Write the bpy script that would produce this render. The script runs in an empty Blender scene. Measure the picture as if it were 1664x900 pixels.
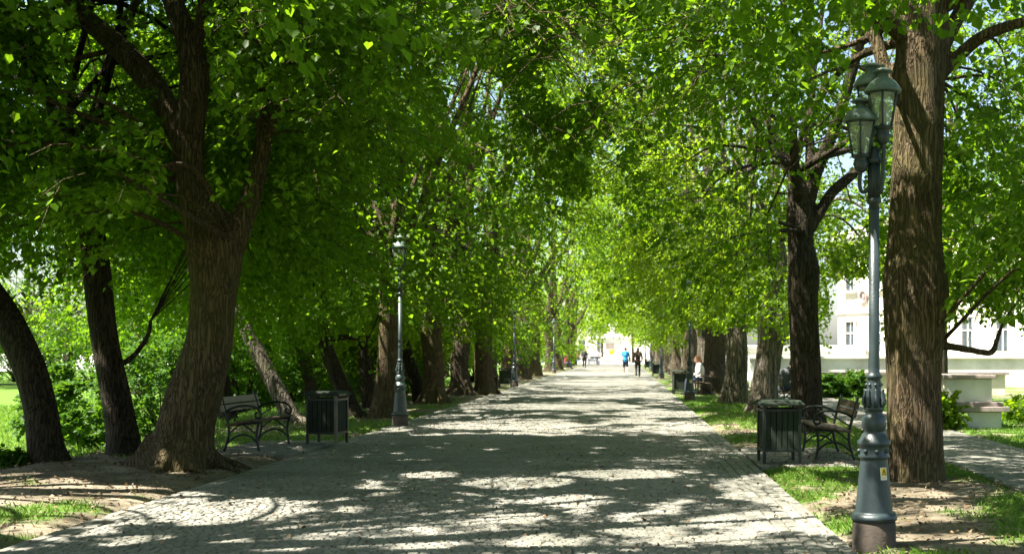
import bpy, math, random
import numpy as np
from mathutils import Vector, Matrix
R_ = math.radians
sc = bpy.context.scene
COL = sc.collection
F = 2000.0; CX = 1015.0; CY = 572.0; EYE = 1.5          # the lens of the photograph, in its own pixels

def at(px, py, Y):
    return np.array([(px - CX) / F * Y, Y, EYE + (CY - py) / F * Y])

# ------------------------------------------------------------------ light, camera, world
EL = R_(60); AZX, AZY = -0.936, -0.351
TO_SUN = np.array([AZX * math.cos(EL), AZY * math.cos(EL), math.sin(EL)])
w = bpy.data.worlds.new("World"); sc.world = w; w.use_nodes = True
nt = w.node_tree; bg = nt.nodes["Background"]
sky = nt.nodes.new("ShaderNodeTexSky"); sky.sky_type = 'NISHITA'; sky.sun_disc = False
sky.sun_elevation = EL; sky.sun_rotation = math.atan2(AZX, AZY) % (2 * math.pi)
sky.air_density = 1.0; sky.dust_density = 2.0; sky.ozone_density = 1.0
nt.links.new(sky.outputs[0], bg.inputs[0]); bg.inputs[1].default_value = 0.06
sun = bpy.data.lights.new("sun", 'SUN'); sun.energy = 5.0; sun.angle = R_(0.5); sun.color = (1, .95, .84)
so = bpy.data.objects.new("sun", sun); COL.objects.link(so)
so.rotation_euler = Vector(TO_SUN).to_track_quat('Z', 'Y').to_euler()
cam = bpy.data.cameras.new("camera"); co = bpy.data.objects.new("camera", cam); COL.objects.link(co)
co.location = (0, 0, EYE); co.rotation_euler = (R_(90), 0, 0)
cam.sensor_width = 36; cam.lens = 36 * F / 1664; cam.clip_end = 3000; cam.clip_start = 0.1
cam.shift_x = (832 - CX) / 1664; cam.shift_y = (CY - 450) / 1664
cam.dof.use_dof = True; cam.dof.focus_distance = 13.5; cam.dof.aperture_fstop = 3.2
sc.camera = co
sc.view_settings.view_transform = 'Standard'; sc.view_settings.look = 'None'
sc.view_settings.exposure = 2.38; sc.view_settings.gamma = 1
cy = sc.cycles
cy.max_bounces = 10; cy.diffuse_bounces = 5; cy.transmission_bounces = 9; cy.glossy_bounces = 2
cy.transparent_max_bounces = 8; cy.use_denoising = True
try: cy.denoiser = 'OPENIMAGEDENOISE'
except Exception: pass
cy.caustics_reflective = False; cy.caustics_refractive = False; cy.sample_clamp_indirect = 6
try: cy.use_fast_gi = False
except Exception: pass

# ------------------------------------------------------------------ tags
def tag(o, label=None, cat=None, group=None, kind=None):
    if label: o['label'] = label
    if cat: o['category'] = cat
    if group: o['group'] = group
    if kind: o['kind'] = kind
    return o

def empty(name, loc=(0, 0, 0), rz=0, label=None, cat=None, group=None):
    o = bpy.data.objects.new(name, None); COL.objects.link(o)
    o.location = loc; o.rotation_euler = (0, 0, rz); o.empty_display_size = .2
    return tag(o, label, cat, group)

def copy_tree(o, parent=None):
    c = o.copy(); COL.objects.link(c); c.parent = parent
    for ch in list(o.children): copy_tree(ch, c)
    return c

# ------------------------------------------------------------------ materials
def newmat(name):
    m = bpy.data.materials.new(name); m.use_nodes = True
    return m, m.node_tree.nodes, m.node_tree.links, m.node_tree.nodes["Principled BSDF"]

def N(ns, t, **kw):
    n = ns.new(t)
    for k, v in kw.items():
        if isinstance(v, (int, float, tuple)) and k in n.inputs.keys(): n.inputs[k].default_value = v
        else: setattr(n, k, v)
    return n

def ramp(ns, stops):
    r = ns.new("ShaderNodeValToRGB"); e = r.color_ramp.elements
    while len(e) < len(stops): e.new(.5)
    for i, (p, c) in enumerate(stops):
        e[i].position = p; e[i].color = (*c, 1) if len(c) == 3 else c
    return r

def simple(name, c1, c2=None, rough=.6, metal=0, scale=6, bump=.15, bscale=40, spec=.4, detail=5, bdist=.01):
    m, ns, ln, b = newmat(name)
    c2 = c2 or tuple(x * .72 for x in c1)
    tc = N(ns, "ShaderNodeTexCoord")
    n1 = N(ns, "ShaderNodeTexNoise", Scale=scale, Detail=detail, Roughness=.6); ln.new(tc.outputs['Object'], n1.inputs['Vector'])
    r = ramp(ns, [(.32, c2), (.68, c1)]); ln.new(n1.outputs['Fac'], r.inputs[0]); ln.new(r.outputs[0], b.inputs['Base Color'])
    b.inputs['Roughness'].default_value = rough; b.inputs['Metallic'].default_value = metal
    b.inputs['Specular IOR Level'].default_value = spec
    if bump:
        n2 = N(ns, "ShaderNodeTexNoise", Scale=bscale, Detail=4); ln.new(tc.outputs['Object'], n2.inputs['Vector'])
        bp = N(ns, "ShaderNodeBump", Strength=bump, Distance=bdist); ln.new(n2.outputs['Fac'], bp.inputs['Height']); ln.new(bp.outputs[0], b.inputs['Normal'])
    return m

def leaf_mat(name, dark, light, trans, tfac=.45):
    m, ns, ln, b = newmat(name)
    a = N(ns, "ShaderNodeAttribute", attribute_name="rnd")
    r = ramp(ns, [(0, dark), (.75, light), (1, tuple(min(1, x * 1.35) for x in light))]); ln.new(a.outputs['Fac'], r.inputs[0])
    ln.new(r.outputs[0], b.inputs['Base Color']); b.inputs['Roughness'].default_value = .48; b.inputs['Specular IOR Level'].default_value = .2
    t = N(ns, "ShaderNodeBsdfTranslucent")
    r2 = ramp(ns, [(0, tuple(x * .7 for x in trans)), (1, trans)]); ln.new(a.outputs['Fac'], r2.inputs[0]); ln.new(r2.outputs[0], t.inputs['Color'])
    mx = N(ns, "ShaderNodeMixShader", Fac=tfac); ln.new(b.outputs[0], mx.inputs[1]); ln.new(t.outputs[0], mx.inputs[2])
    ln.new(mx.outputs[0], ns["Material Output"].inputs[0])
    return m

def bark_mat(name, dark, light, moss, mossamt=.5, furrow=26, bump=.8):
    m, ns, ln, b = newmat(name)
    tc = N(ns, "ShaderNodeTexCoord")
    mp = N(ns, "ShaderNodeMapping"); mp.inputs['Scale'].default_value = (1, 1, .07); ln.new(tc.outputs['Object'], mp.inputs[0])
    d = N(ns, "ShaderNodeTexNoise", Scale=1.6, Detail=3); ln.new(tc.outputs['Object'], d.inputs['Vector'])
    mv = N(ns, "ShaderNodeVectorMath", operation='SCALE'); mv.inputs['Scale'].default_value = .16; ln.new(d.outputs['Color'], mv.inputs[0])
    av = N(ns, "ShaderNodeVectorMath", operation='ADD'); ln.new(mp.outputs[0], av.inputs[0]); ln.new(mv.outputs[0], av.inputs[1])
    n0 = N(ns, "ShaderNodeTexNoise", Scale=furrow, Detail=3, Roughness=.5); ln.new(av.outputs[0], n0.inputs['Vector'])
    s1 = N(ns, "ShaderNodeMath", operation='SUBTRACT'); ln.new(n0.outputs['Fac'], s1.inputs[0]); s1.inputs[1].default_value = .5
    s2 = N(ns, "ShaderNodeMath", operation='ABSOLUTE'); ln.new(s1.outputs[0], s2.inputs[0])
    n1 = N(ns, "ShaderNodeMath", operation='MULTIPLY'); ln.new(s2.outputs[0], n1.inputs[0]); n1.inputs[1].default_value = 9.; n1.use_clamp = True
    n2 = N(ns, "ShaderNodeTexNoise", Scale=furrow * 2.4, Detail=4, Roughness=.6); ln.new(av.outputs[0], n2.inputs['Vector'])
    mul = N(ns, "ShaderNodeMath", operation='MULTIPLY'); ln.new(n2.outputs['Fac'], mul.inputs[0]); mul.inputs[1].default_value = .6
    add = N(ns, "ShaderNodeMath", operation='ADD'); ln.new(n1.outputs[0], add.inputs[0]); ln.new(mul.outputs[0], add.inputs[1])
    r = ramp(ns, [(.3, dark), (.75, tuple((a + b) / 2 for a, b in zip(dark, light))), (1.35 / 1.6, light)]); ln.new(add.outputs[0], r.inputs[0])
    n3 = N(ns, "ShaderNodeTexNoise", Scale=1.3, Detail=6, Roughness=.65); ln.new(tc.outputs['Object'], n3.inputs['Vector'])
    r3 = ramp(ns, [(.44, (0, 0, 0)), (.66, (mossamt,) * 3)]); ln.new(n3.outputs['Fac'], r3.inputs[0])
    mix = N(ns, "ShaderNodeMix", data_type='RGBA'); ln.new(r3.outputs[0], mix.inputs['Factor']); ln.new(r.outputs[0], mix.inputs['A'])
    mix.inputs['B'].default_value = (*moss, 1); ln.new(mix.outputs['Result'], b.inputs['Base Color'])
    b.inputs['Roughness'].default_value = .9; b.inputs['Specular IOR Level'].default_value = .15
    bp = N(ns, "ShaderNodeBump", Strength=bump, Distance=.06); ln.new(add.outputs[0], bp.inputs['Height']); ln.new(bp.outputs[0], b.inputs['Normal'])
    return m

M = {}
M['leaf'] = leaf_mat('linden_leaf', (.026, .064, .005), (.06, .122, .007), (.24, .44, .010), .57)
M['leaf2'] = leaf_mat('linden_leaf_pale', (.036, .08, .006), (.086, .154, .009), (.365, .55, .013), .61)
M['leafbush'] = leaf_mat('bush_leaf', (.022, .062, .007), (.05, .125, .01), (.16, .33, .012), .42)
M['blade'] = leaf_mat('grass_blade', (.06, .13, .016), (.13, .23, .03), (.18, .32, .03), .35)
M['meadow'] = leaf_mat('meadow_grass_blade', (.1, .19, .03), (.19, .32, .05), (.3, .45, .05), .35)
M['litter'] = leaf_mat('fallen_leaf', (.09, .06, .035), (.2, .14, .08), (.1, .06, .02), .1)
M['bark'] = bark_mat('linden_bark', (.04, .03, .02), (.105, .08, .055), (.085, .085, .02), .35)
M['bark_brown'] = bark_mat('linden_bark_warm', (.05, .036, .021), (.145, .104, .062), (.11, .105, .032), .55, 30, .9)
M['bark_grey'] = bark_mat('linden_bark_grey', (.045, .038, .03), (.16, .135, .105), (.1, .1, .04),   .3, 15)
M['bark_dark'] = bark_mat('linden_bark_dark', (.012, .009, .006), (.06, .045, .032), (.045, .05, .015), .3)

M['iron'] = simple('painted_iron', (.024, .036, .036), (.013, .021, .021), .42, .0, 9, .25, 60, .5)
M['iron_lamp'] = simple('lamp_grey_green_paint', (.032, .047, .05), (.018, .029, .032), .42, .0, 7, .2, 50, .55)
M['iron_dark'] = simple('bench_black_iron', (.018, .025, .022), (.01, .014, .012), .4, 0, 8, .2, 60)
M['rust'] = simple('rusty_footing', (.1, .075, .058), (.05, .042, .036), .85, 0, 8, .5, 30)
M['copper'] = simple('verdigris_roof', (.15, .2, .18), (.045, .068, .06), .5, 0, 11, .2, 40)
M['wood'] = simple('bench_wood', (.12, .075, .055), (.07, .045, .035), .6, 0, 5, .3, 30)
M['wood_grey'] = simple('weathered_bench_wood', (.3, .25, .22), (.2, .165, .145), .7, 0, 5, .3, 30)
M['bin'] = simple('bin_dark_green_wood', (.022, .034, .02), (.012, .019, .012), .85, 0, 6, .3, 30)
M['bin_lit_edge'] = simple('bin_painted_light_edge', (.2, .17, .14), (.1, .09, .075), .7, 0, 9, .3, 30)  # paler bin tone, stands in for light on the bin's right side
M['white'] = simple('white_plaster', (.76, .74, .69), (.5, .48, .43), .85, 0, 1.1, .2, 30, detail=9)
M['cream'] = simple('cream_plaster', (.7, .65, .56), (.5, .455, .38), .85, 0, .9, .2, 30, detail=9)
M['stone'] = simple('pale_stone', (.66, .64, .6), (.52, .5, .46), .8, 0, 2.5, .3, 22)
M['stonecap'] = simple('brownish_stone_cap', (.3, .24, .22), (.2, .165, .15), .8, 0, 5, .3, 25)
M['roof'] = simple('roof_slate', (.3, .27, .25), (.22, .2, .19), .8, 0, 3, .3, 20)
M['pane'] = simple('window_pane', (.06, .075, .085), (.04, .05, .06), .08, 0, 2, 0, 5, .8)
M['frame'] = simple('window_frame', (.6, .58, .54), (.5, .48, .45), .6, 0, 6, 0)
M['yellow'] = simple('yellow_sign', (.85, .55, .02), (.75, .48, .02), .5, 0, 3, 0)
M['stickerwhite'] = simple('sticker_white', (.75, .74, .68), (.65, .64, .58), .5, 0, 8, 0)
M['black'] = simple('black_print', (.02, .02, .02), (.015, .015, .015), .5, 0, 8, 0)
M['skin'] = simple('skin', (.5, .31, .23), (.44, .27, .2), .55, 0, 8, 0)
M['hair_dark'] = simple('dark_hair', (.03, .02, .015), (.018, .012, .01), .5, 0, 30, .3, 90)
M['hair_red'] = simple('red_brown_hair', (.28, .11, .05), (.18, .07, .035), .5, 0, 30, .3, 90)
M['cl_blue'] = simple('blue_cotton', (.03, .27, .6), (.025, .21, .5), .85, 0, 8, .3, 20)
M['cl_navy'] = simple('navy_cotton', (.03, .045, .08), (.02, .032, .06), .85, 0, 8, .3, 20)
M['cl_black'] = simple('black_cotton', (.018, .018, .02), (.012, .012, .014), .85, 0, 8, .3, 20)
M['cl_brown'] = simple('brown_fabric', (.1, .055, .035), (.065, .038, .025), .85, 0, 8, .3, 20)
M['cl_grey'] = simple('grey_jacket', (.08, .085, .095), (.055, .058, .065), .85, 0, 8, .3, 20)
M['cl_white'] = simple('white_cotton', (.72, .68, .64), (.62, .58, .55), .85, 0, 8, .3, 20)
M['cl_red'] = simple('dark_red_cotton', (.35, .03, .06), (.25, .02, .04), .85, 0, 8, .3, 20)
M['cl_pink'] = simple('salmon_cotton', (.65, .3, .22), (.55, .25, .18), .85, 0, 8, .3, 20)
M['cl_denim'] = simple('denim', (.07, .11, .2), (.05, .08, .15), .85, 0, 8, .3, 20)
M['rubber'] = simple('rubber', (.02, .02, .02), (.015, .015, .015), .8, 0, 8, .2)
M['bluepaint'] = simple('blue_bicycle_paint', (.05, .16, .42), (.04, .12, .34), .35, 0, 6, 0)
M['chrome'] = simple('steel', (.6, .6, .62), (.5, .5, .52), .3, .9, 6, 0)

for nm_ in ('iron_lamp', 'iron'):
    for nd in M[nm_].node_tree.nodes:
        if nd.type == 'VALTORGB':
            e = nd.color_ramp.elements.new(.24); e.color = (.085, .055, .035, 1); e2 = nd.color_ramp.elements.new(.285); e2.color = (.03, .04, .04, 1)
        if nd.type == 'TEX_NOISE' and nd.inputs['Scale'].default_value < 20: nd.inputs['Detail'].default_value = 10; nd.inputs['Roughness'].default_value = .72
def glass_mat():
    m, ns, ln, b = newmat('lantern_glass')
    b.inputs['Base Color'].default_value = (.62, .66, .6, 1); b.inputs['Roughness'].default_value = .15
    t = N(ns, "ShaderNodeBsdfTransparent"); t.inputs[0].default_value = (.93, .95, .9, 1)
    tc = N(ns, "ShaderNodeTexCoord"); n = N(ns, "ShaderNodeTexNoise", Scale=9.0, Detail=4); ln.new(tc.outputs['Object'], n.inputs['Vector'])
    r = ramp(ns, [(.3, (.06,) * 3), (.75, (.3,) * 3)]); ln.new(n.outputs['Fac'], r.inputs[0])
    mx = N(ns, "ShaderNodeMixShader"); ln.new(r.outputs[0], mx.inputs[0]); ln.new(t.outputs[0], mx.inputs[1]); ln.new(b.outputs[0], mx.inputs[2])
    ln.new(mx.outputs[0], ns["Material Output"].inputs[0]); return m
M['glass'] = glass_mat()

# ------------------------------------------------------------------ mesh builders
def np_mesh(name, V, Q, mat, parent=None, rnd=None, smooth=True, tri=None):
    me = bpy.data.meshes.new(name)
    V = np.ascontiguousarray(V, dtype=np.float32); Q = np.asarray(Q, dtype=np.int32)
    nq = len(Q); ntri = 0 if tri is None else len(tri)
    me.vertices.add(len(V)); me.vertices.foreach_set("co", V.ravel())
    idx = Q.ravel(); starts = np.arange(nq, dtype=np.int32) * 4
    if ntri:
        idx = np.concatenate([idx, np.asarray(tri, dtype=np.int32).ravel()])
        starts = np.concatenate([starts, nq * 4 + np.arange(ntri, dtype=np.int32) * 3])
    me.loops.add(len(idx)); me.loops.foreach_set("vertex_index", idx.astype(np.int32))
    me.polygons.add(nq + ntri); me.polygons.foreach_set("loop_start", starts.astype(np.int32))
    if rnd is not None:
        at_ = me.attributes.new("rnd", 'FLOAT', 'FACE'); at_.data.foreach_set("value", np.asarray(rnd, dtype=np.float32))
    me.update(calc_edges=True)
    me.polygons.foreach_set("use_smooth", np.full(nq + ntri, bool(smooth)))
    if mat: me.materials.append(mat)
    o = bpy.data.objects.new(name, me); COL.objects.link(o); o.parent = parent
    return o

def frames(P):
    T = np.gradient(P, axis=0); T /= np.linalg.norm(T, axis=1)[:, None] + 1e-9
    ref = np.array([1., 0, 0]) if abs(T[0][0]) < .8 else np.array([0, 1., 0])
    A = []; a = ref
    for t in T:
        a = a - t * a.dot(t); a = a / (np.linalg.norm(a) + 1e-9); A.append(a)
    A = np.array(A); B = np.cross(T, A)
    return T, A, B

def resample(P, n):
    """Catmull-Rom through control rows (any width)"""
    P = np.asarray(P, float)
    if len(P) == 2: return P[0] + (P[1] - P[0]) * np.linspace(0, 1, n)[:, None]
    E = np.vstack([2 * P[0] - P[1], P, 2 * P[-1] - P[-2]])
    t = np.linspace(0, len(P) - 1 - 1e-6, n); i = t.astype(int); u = (t - i)[:, None]
    p0, p1, p2, p3 = E[i], E[i + 1], E[i + 2], E[i + 3]
    return .5 * ((2 * p1) + (-p0 + p2) * u + (2 * p0 - 5 * p1 + 4 * p2 - p3) * u ** 2 + (-p0 + 3 * p1 - 3 * p2 + p3) * u ** 3)

class MB:
    def __init__(s): s.V = []; s.Q = []; s.T = []; s.n = 0
    def add(s, V, Q=None, T=None):
        V = np.asarray(V, float)
        if Q is not None and len(Q): s.Q.append(np.asarray(Q, int) + s.n)
        if T is not None and len(T): s.T.append(np.asarray(T, int) + s.n)
        s.V.append(V); s.n += len(V)
    def tube(s, P, r, seg=8, caps=True, lump=0, rng=None, squash=None):
        P = np.asarray(P, float); n = len(P); r = np.broadcast_to(np.asarray(r, float), (n,)).copy()
        T, A, B = frames(P)
        th = np.arange(seg) / seg * 2 * math.pi
        rr = r[:, None] * np.ones(seg)[None, :]
        if lump and rng is not None:
            for k in range(5):
                f = rng.integers(1, 5); ph = rng.uniform(0, 6.28); fz = rng.uniform(-1, 1) * 14 / n * 1.0; amp = lump / (1 + .35 * k)
                rr *= 1 + amp * np.sin(f * th[None, :] + ph + fz * np.arange(n)[:, None])
        c = np.cos(th); sn = np.sin(th)
        if squash: c = c * squash[0]; sn = sn * squash[1]
        V = P[:, None, :] + rr[..., None] * (c[None, :, None] * A[:, None, :] + sn[None, :, None] * B[:, None, :])
        V = V.reshape(-1, 3)
        i = np.arange(n - 1)[:, None] * seg; j = np.arange(seg)[None, :]; j2 = (j + 1) % seg
        Q = np.stack([i + j, i + j2, i + seg + j2, i + seg + j], -1).reshape(-1, 4)
        T_ = []
        if caps:
            V = np.vstack([V, P[0], P[-1]]); a = n * seg
            T_ = [(a, (k + 1) % seg, k) for k in range(seg)] + [(a + 1, (n - 1) * seg + k, (n - 1) * seg + (k + 1) % seg) for k in range(seg)]
        s.add(V, Q, T_); return s
    def box(s, c, d, rz=0, rot=None, taper=1.0):
        x, y, z = np.array(d) / 2.
        V = np.array([[-x, -y, -z], [x, -y, -z], [x, y, -z], [-x, y, -z], [-x * taper, -y * taper, z], [x * taper, -y * taper, z], [x * taper, y * taper, z], [-x * taper, y * taper, z]])
        if rot is not None: V = V @ np.array(rot).T
        elif rz:
            cc, ss = math.cos(rz), math.sin(rz); V = V @ np.array([[cc, ss, 0], [-ss, cc, 0], [0, 0, 1]])
        s.add(V + np.array(c), [(0, 3, 2, 1), (4, 5, 6, 7), (0, 1, 5, 4), (1, 2, 6, 5), (2, 3, 7, 6), (3, 0, 4, 7)]); return s
    def lathe(s, prof, seg=20, c=(0, 0, 0), flute=0, nfl=0):
        prof = np.asarray(prof, float); n = len(prof); th = np.arange(seg) / seg * 2 * math.pi
        rr = prof[:, 0][:, None] * (1 + flute * np.cos(nfl * th))[None, :]
        V = np.stack([rr * np.cos(th), rr * np.sin(th), np.repeat(prof[:, 1][:, None], seg, 1)], -1).reshape(-1, 3)
        i = np.arange(n - 1)[:, None] * seg; j = np.arange(seg)[None, :]; j2 = (j + 1) % seg
        Q = np.stack([i + j, i + j2, i + seg + j2, i + seg + j], -1).reshape(-1, 4)
        V = np.vstack([V, [0, 0, prof[0, 1]], [0, 0, prof[-1, 1]]]); a = n * seg
        T_ = [(a, (k + 1) % seg, k) for k in range(seg)] + [(a + 1, (n - 1) * seg + k, (n - 1) * seg + (k + 1) % seg) for k in range(seg)]
        s.add(V + np.array(c), Q, T_); return s
    def ball(s, c, r, seg=12, rings=8):
        r = np.broadcast_to(np.asarray(r, float), (3,))
        a = np.linspace(-math.pi / 2 + .05, math.pi / 2 - .05, rings)
        m_ = MB(); m_.lathe(np.stack([np.cos(a), np.sin(a)], 1), seg)
        V = np.vstack(m_.V) * r + np.array(c); s.add(V, m_.Q[0], m_.T[0]); return s
    def ring(s, c, R, r, ax='x', seg=24, sub=6):
        t = np.linspace(0, 2 * math.pi, seg + 1)
        z = np.zeros_like(t); cs, sn = np.cos(t) * R, np.sin(t) * R
        P = {'x': np.stack([z, cs, sn], 1), 'y': np.stack([cs, z, sn], 1), 'z': np.stack([cs, sn, z], 1)}[ax] + np.array(c)
        return s.tube(P, r, sub, caps=False)
    def build(s, name, mat, parent=None, smooth=True, bevel=0, remesh=0, smoothit=0, loc=None):
        V = np.vstack(s.V); Q = np.vstack(s.Q) if s.Q else np.zeros((0, 4), int); T = np.vstack(s.T) if s.T else None
        o = np_mesh(name, V, Q, mat, parent, None, smooth, T)
        if loc is not None: o.location = loc
        if remesh:
            m_ = o.modifiers.new('remesh', 'REMESH'); m_.mode = 'VOXEL'; m_.voxel_size = remesh; m_.use_smooth_shade = True
        if smoothit:
            m_ = o.modifiers.new('smooth', 'SMOOTH'); m_.factor = .5; m_.iterations = smoothit
        if bevel:
            m_ = o.modifiers.new('bevel', 'BEVEL'); m_.width = bevel; m_.segments = 2; m_.limit_method = 'ANGLE'
        return o

# ------------------------------------------------------------------ noise helpers (world-space maps)
def vnoise(x, y, seed):
    xi = np.floor(x).astype(np.int64); yi = np.floor(y).astype(np.int64); fx = x - xi; fy = y - yi
    def h(a, b):
        n_ = (a * 374761393 + b * 668265263 + seed * 974634777) & 0xffffffff
        n_ = ((n_ ^ (n_ >> 13)) * 1274126177) & 0xffffffff
        return ((n_ ^ (n_ >> 16)) & 0xffff) / 65535.
    u = fx * fx * (3 - 2 * fx); v = fy * fy * (3 - 2 * fy)
    return (h(xi, yi) * (1 - u) + h(xi + 1, yi) * u) * (1 - v) + (h(xi, yi + 1) * (1 - u) + h(xi + 1, yi + 1) * u) * v

def fbm(x, y, seed, oct=3, s=1.):
    t = 0; a = 1; tot = 0
    for k in range(oct):
        t = t + a * vnoise(x * s, y * s, seed + k); tot += a; a *= .55; s *= 2.1
    return t / tot

PL, PR = -4.75, 1.74                                   # path edges
def sidepath(Y): return 4.3 + .03 * (Y - 13)          # left edge of the narrow path on the right

# where the crowns leave gaps for the sun: share of ground that is lit
SUNPATCH = [(150, 822, 160, 26), (390, 832, 105, 20), (330, 885, 60, 14), (60, 800, 70, 12), (850, 786, 75, 9), (1010, 771, 90, 7), (930, 815, 60, 9), (1290, 800, 110, 24), (1250, 850, 110, 16),
            (820, 691, 110, 7), (900, 661, 130, 5), (990, 642, 120, 4), (1080, 673, 70, 5), (700, 886, 40, 10), (1050, 862, 60, 9), (980, 622, 90, 4), (960, 608, 60, 2.5), (1330, 760, 60, 7), (1480, 800, 60, 8), (700, 772, 45, 5)]
SP = []
for (px, py, rx, ry) in SUNPATCH:
    Y = 2000 * 1.5 / (py - CY); Y1 = 3000. / max(py + ry - CY, 4); Y2 = 3000. / max(py - ry - CY, 4)
    SP.append(((px - CX) / F * Y, (Y1 + Y2) / 2, rx / F * Y, (Y2 - Y1) / 2))
SP = [(a, b, rx * 1.15, ry * 1.15) for a, b, rx, ry in SP]
SP += [(5.5, 15.2, .7, .4), (2.7, 9.85, .8, .25), (-4.5, 28.2, .8, .5), (-6.5, 25.8, .5, .4), (3.6, 38.0, 1.2, .5)]   # gaps that let the sun onto trunks and lamps
def sun_hole(gx, gy):
    n_ = .6 * vnoise(gx / .42, gy / .65, 11) + .4 * vnoise(gx / .22 + 9, gy / .3, 12)
    n2 = fbm(gx, gy, 31, 2, .45)
    f = np.full(gx.shape, .33)
    f = np.where((gy > 13.2) & (gy < 22), .09, f)
    f = np.where(gy >= 22, .38, f); f = np.where(gy > 34, .46, f)
    f = np.where((gx > PR) & (gy > 13) & (gy < 45), .16, f)
    f = np.where((gx > PR) & (gy <= 13), .4, f)
    f = np.where((gx < PL) & (gy > 13.2), .1, f)
    f = np.where((gx < PL) & (gy <= 13.2), .4, f)
    f = np.where((gx < -8.0) & (gx < -.36 * gy) & (gy > 14.5) & (gy < 62), .95, f)
    f = np.where(gx > 6.5, .7, f)
    thr = 1 - (f * (.35 + 1.3 * n2))
    hole = n_ > (.24 + .56 * thr)
    j = .42 * (vnoise(gx / .3, gy / .4, 77) - .5)
    for (a, b, rx, ry) in SP:
        hole |= (((gx - a) / rx) ** 2 + ((gy - b) / ry) ** 2 + j * 1.6) < 1
    return hole

# pruning: sightlines that the photograph shows free of leaves (pixel box, up to which depth)
CLEAR = [(398, 446, 170, 400, 15.8), (205, 430, 330, 900, 15.6), (258, 345, -60, 340, 15.6), (110, 270, -60, 200, 15.0), (1365, 1548, 40, 900, 14.5), (1548, 1664, 20, 90, 14.2),
         (1266, 1345, 290, 700, 23.2), (1340, 1410, 240, 380, 23.2), (140, 235, 470, 780, 17.4), (-50, 135, 480, 800, 16.2),
         (600, 668, 500, 700, 28), (685, 725, 525, 660, 36), (735, 785, 545, 660, 43), (955, 1085, 562, 700, 175), (984, 1032, 553, 700, 175), (1112, 1130, 436, 660, 38.6),
         (824, 848, 484, 640, 53), (892, 908, 508, 610, 88), (1345, 1440, 445, 700, 70), (1528, 1664, 515, 800, 70), (1150, 1285, 540, 700, 60), (-100, 1800, 560, 900, 14), (340, 620, 600, 760, 24), (100, 210, 700, 790, 30),
         (1110, 1235, 530, 660, 60), (690, 880, 590, 700, 80)]
def pruned(P, rng, jit=14):
    Y = np.maximum(P[:, 1], .3)
    px = CX + F * P[:, 0] / Y + rng.normal(0, jit, len(P)); py = CY - F * (P[:, 2] - EYE) / Y + rng.normal(0, jit * .8, len(P))
    k = np.zeros(len(P), bool)
    for (a, b, c, d, ym) in CLEAR: k |= (px > a) & (px < b) & (py > c) & (py < d) & (P[:, 1] < ym) & (P[:, 1] > .3)
    infr = (px > -40) & (px < 1704) & (py > -30) & (P[:, 1] > .3)
    k |= infr & (P[:, 1] < 9.2)
    return k

def inclear(P):
    Y = np.maximum(P[:, 1], .3); px = CX + F * P[:, 0] / Y; py = CY - F * (P[:, 2] - EYE) / Y
    px = px + 26 * (vnoise(P[:, 0] * 3 + 50, P[:, 2] * 3, 91) - .5) ; py = py + 26 * (vnoise(P[:, 0] * 3, P[:, 2] * 3 + 70, 92) - .5)
    k = np.zeros(len(P), bool)
    for (a, b, c, d, ym) in CLEAR: k |= (px > a + 4) & (px < b - 4) & (py > c + 8) & (py < d) & (P[:, 1] < ym)
    nz = .8 * (vnoise(P[:, 0] * 1.6 + 9, P[:, 2] * 1.6 + P[:, 1], 93) - .5)
    for (a, b, rx, ry, ym) in GAPS: k |= (((px - a) / rx) ** 2 + ((py - b) / ry) ** 2 + nz < 1) & (P[:, 1] < ym)
    return k & (P[:, 1] > .3)
# breaks in the near crowns through which the sunlit canopy farther up the avenue shows
GAPS = [(770, 150, 58, 52, 33), (930, 120, 40, 60, 24), (975, 400, 50, 95, 46), (990, 260, 30, 50, 32)]

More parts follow.
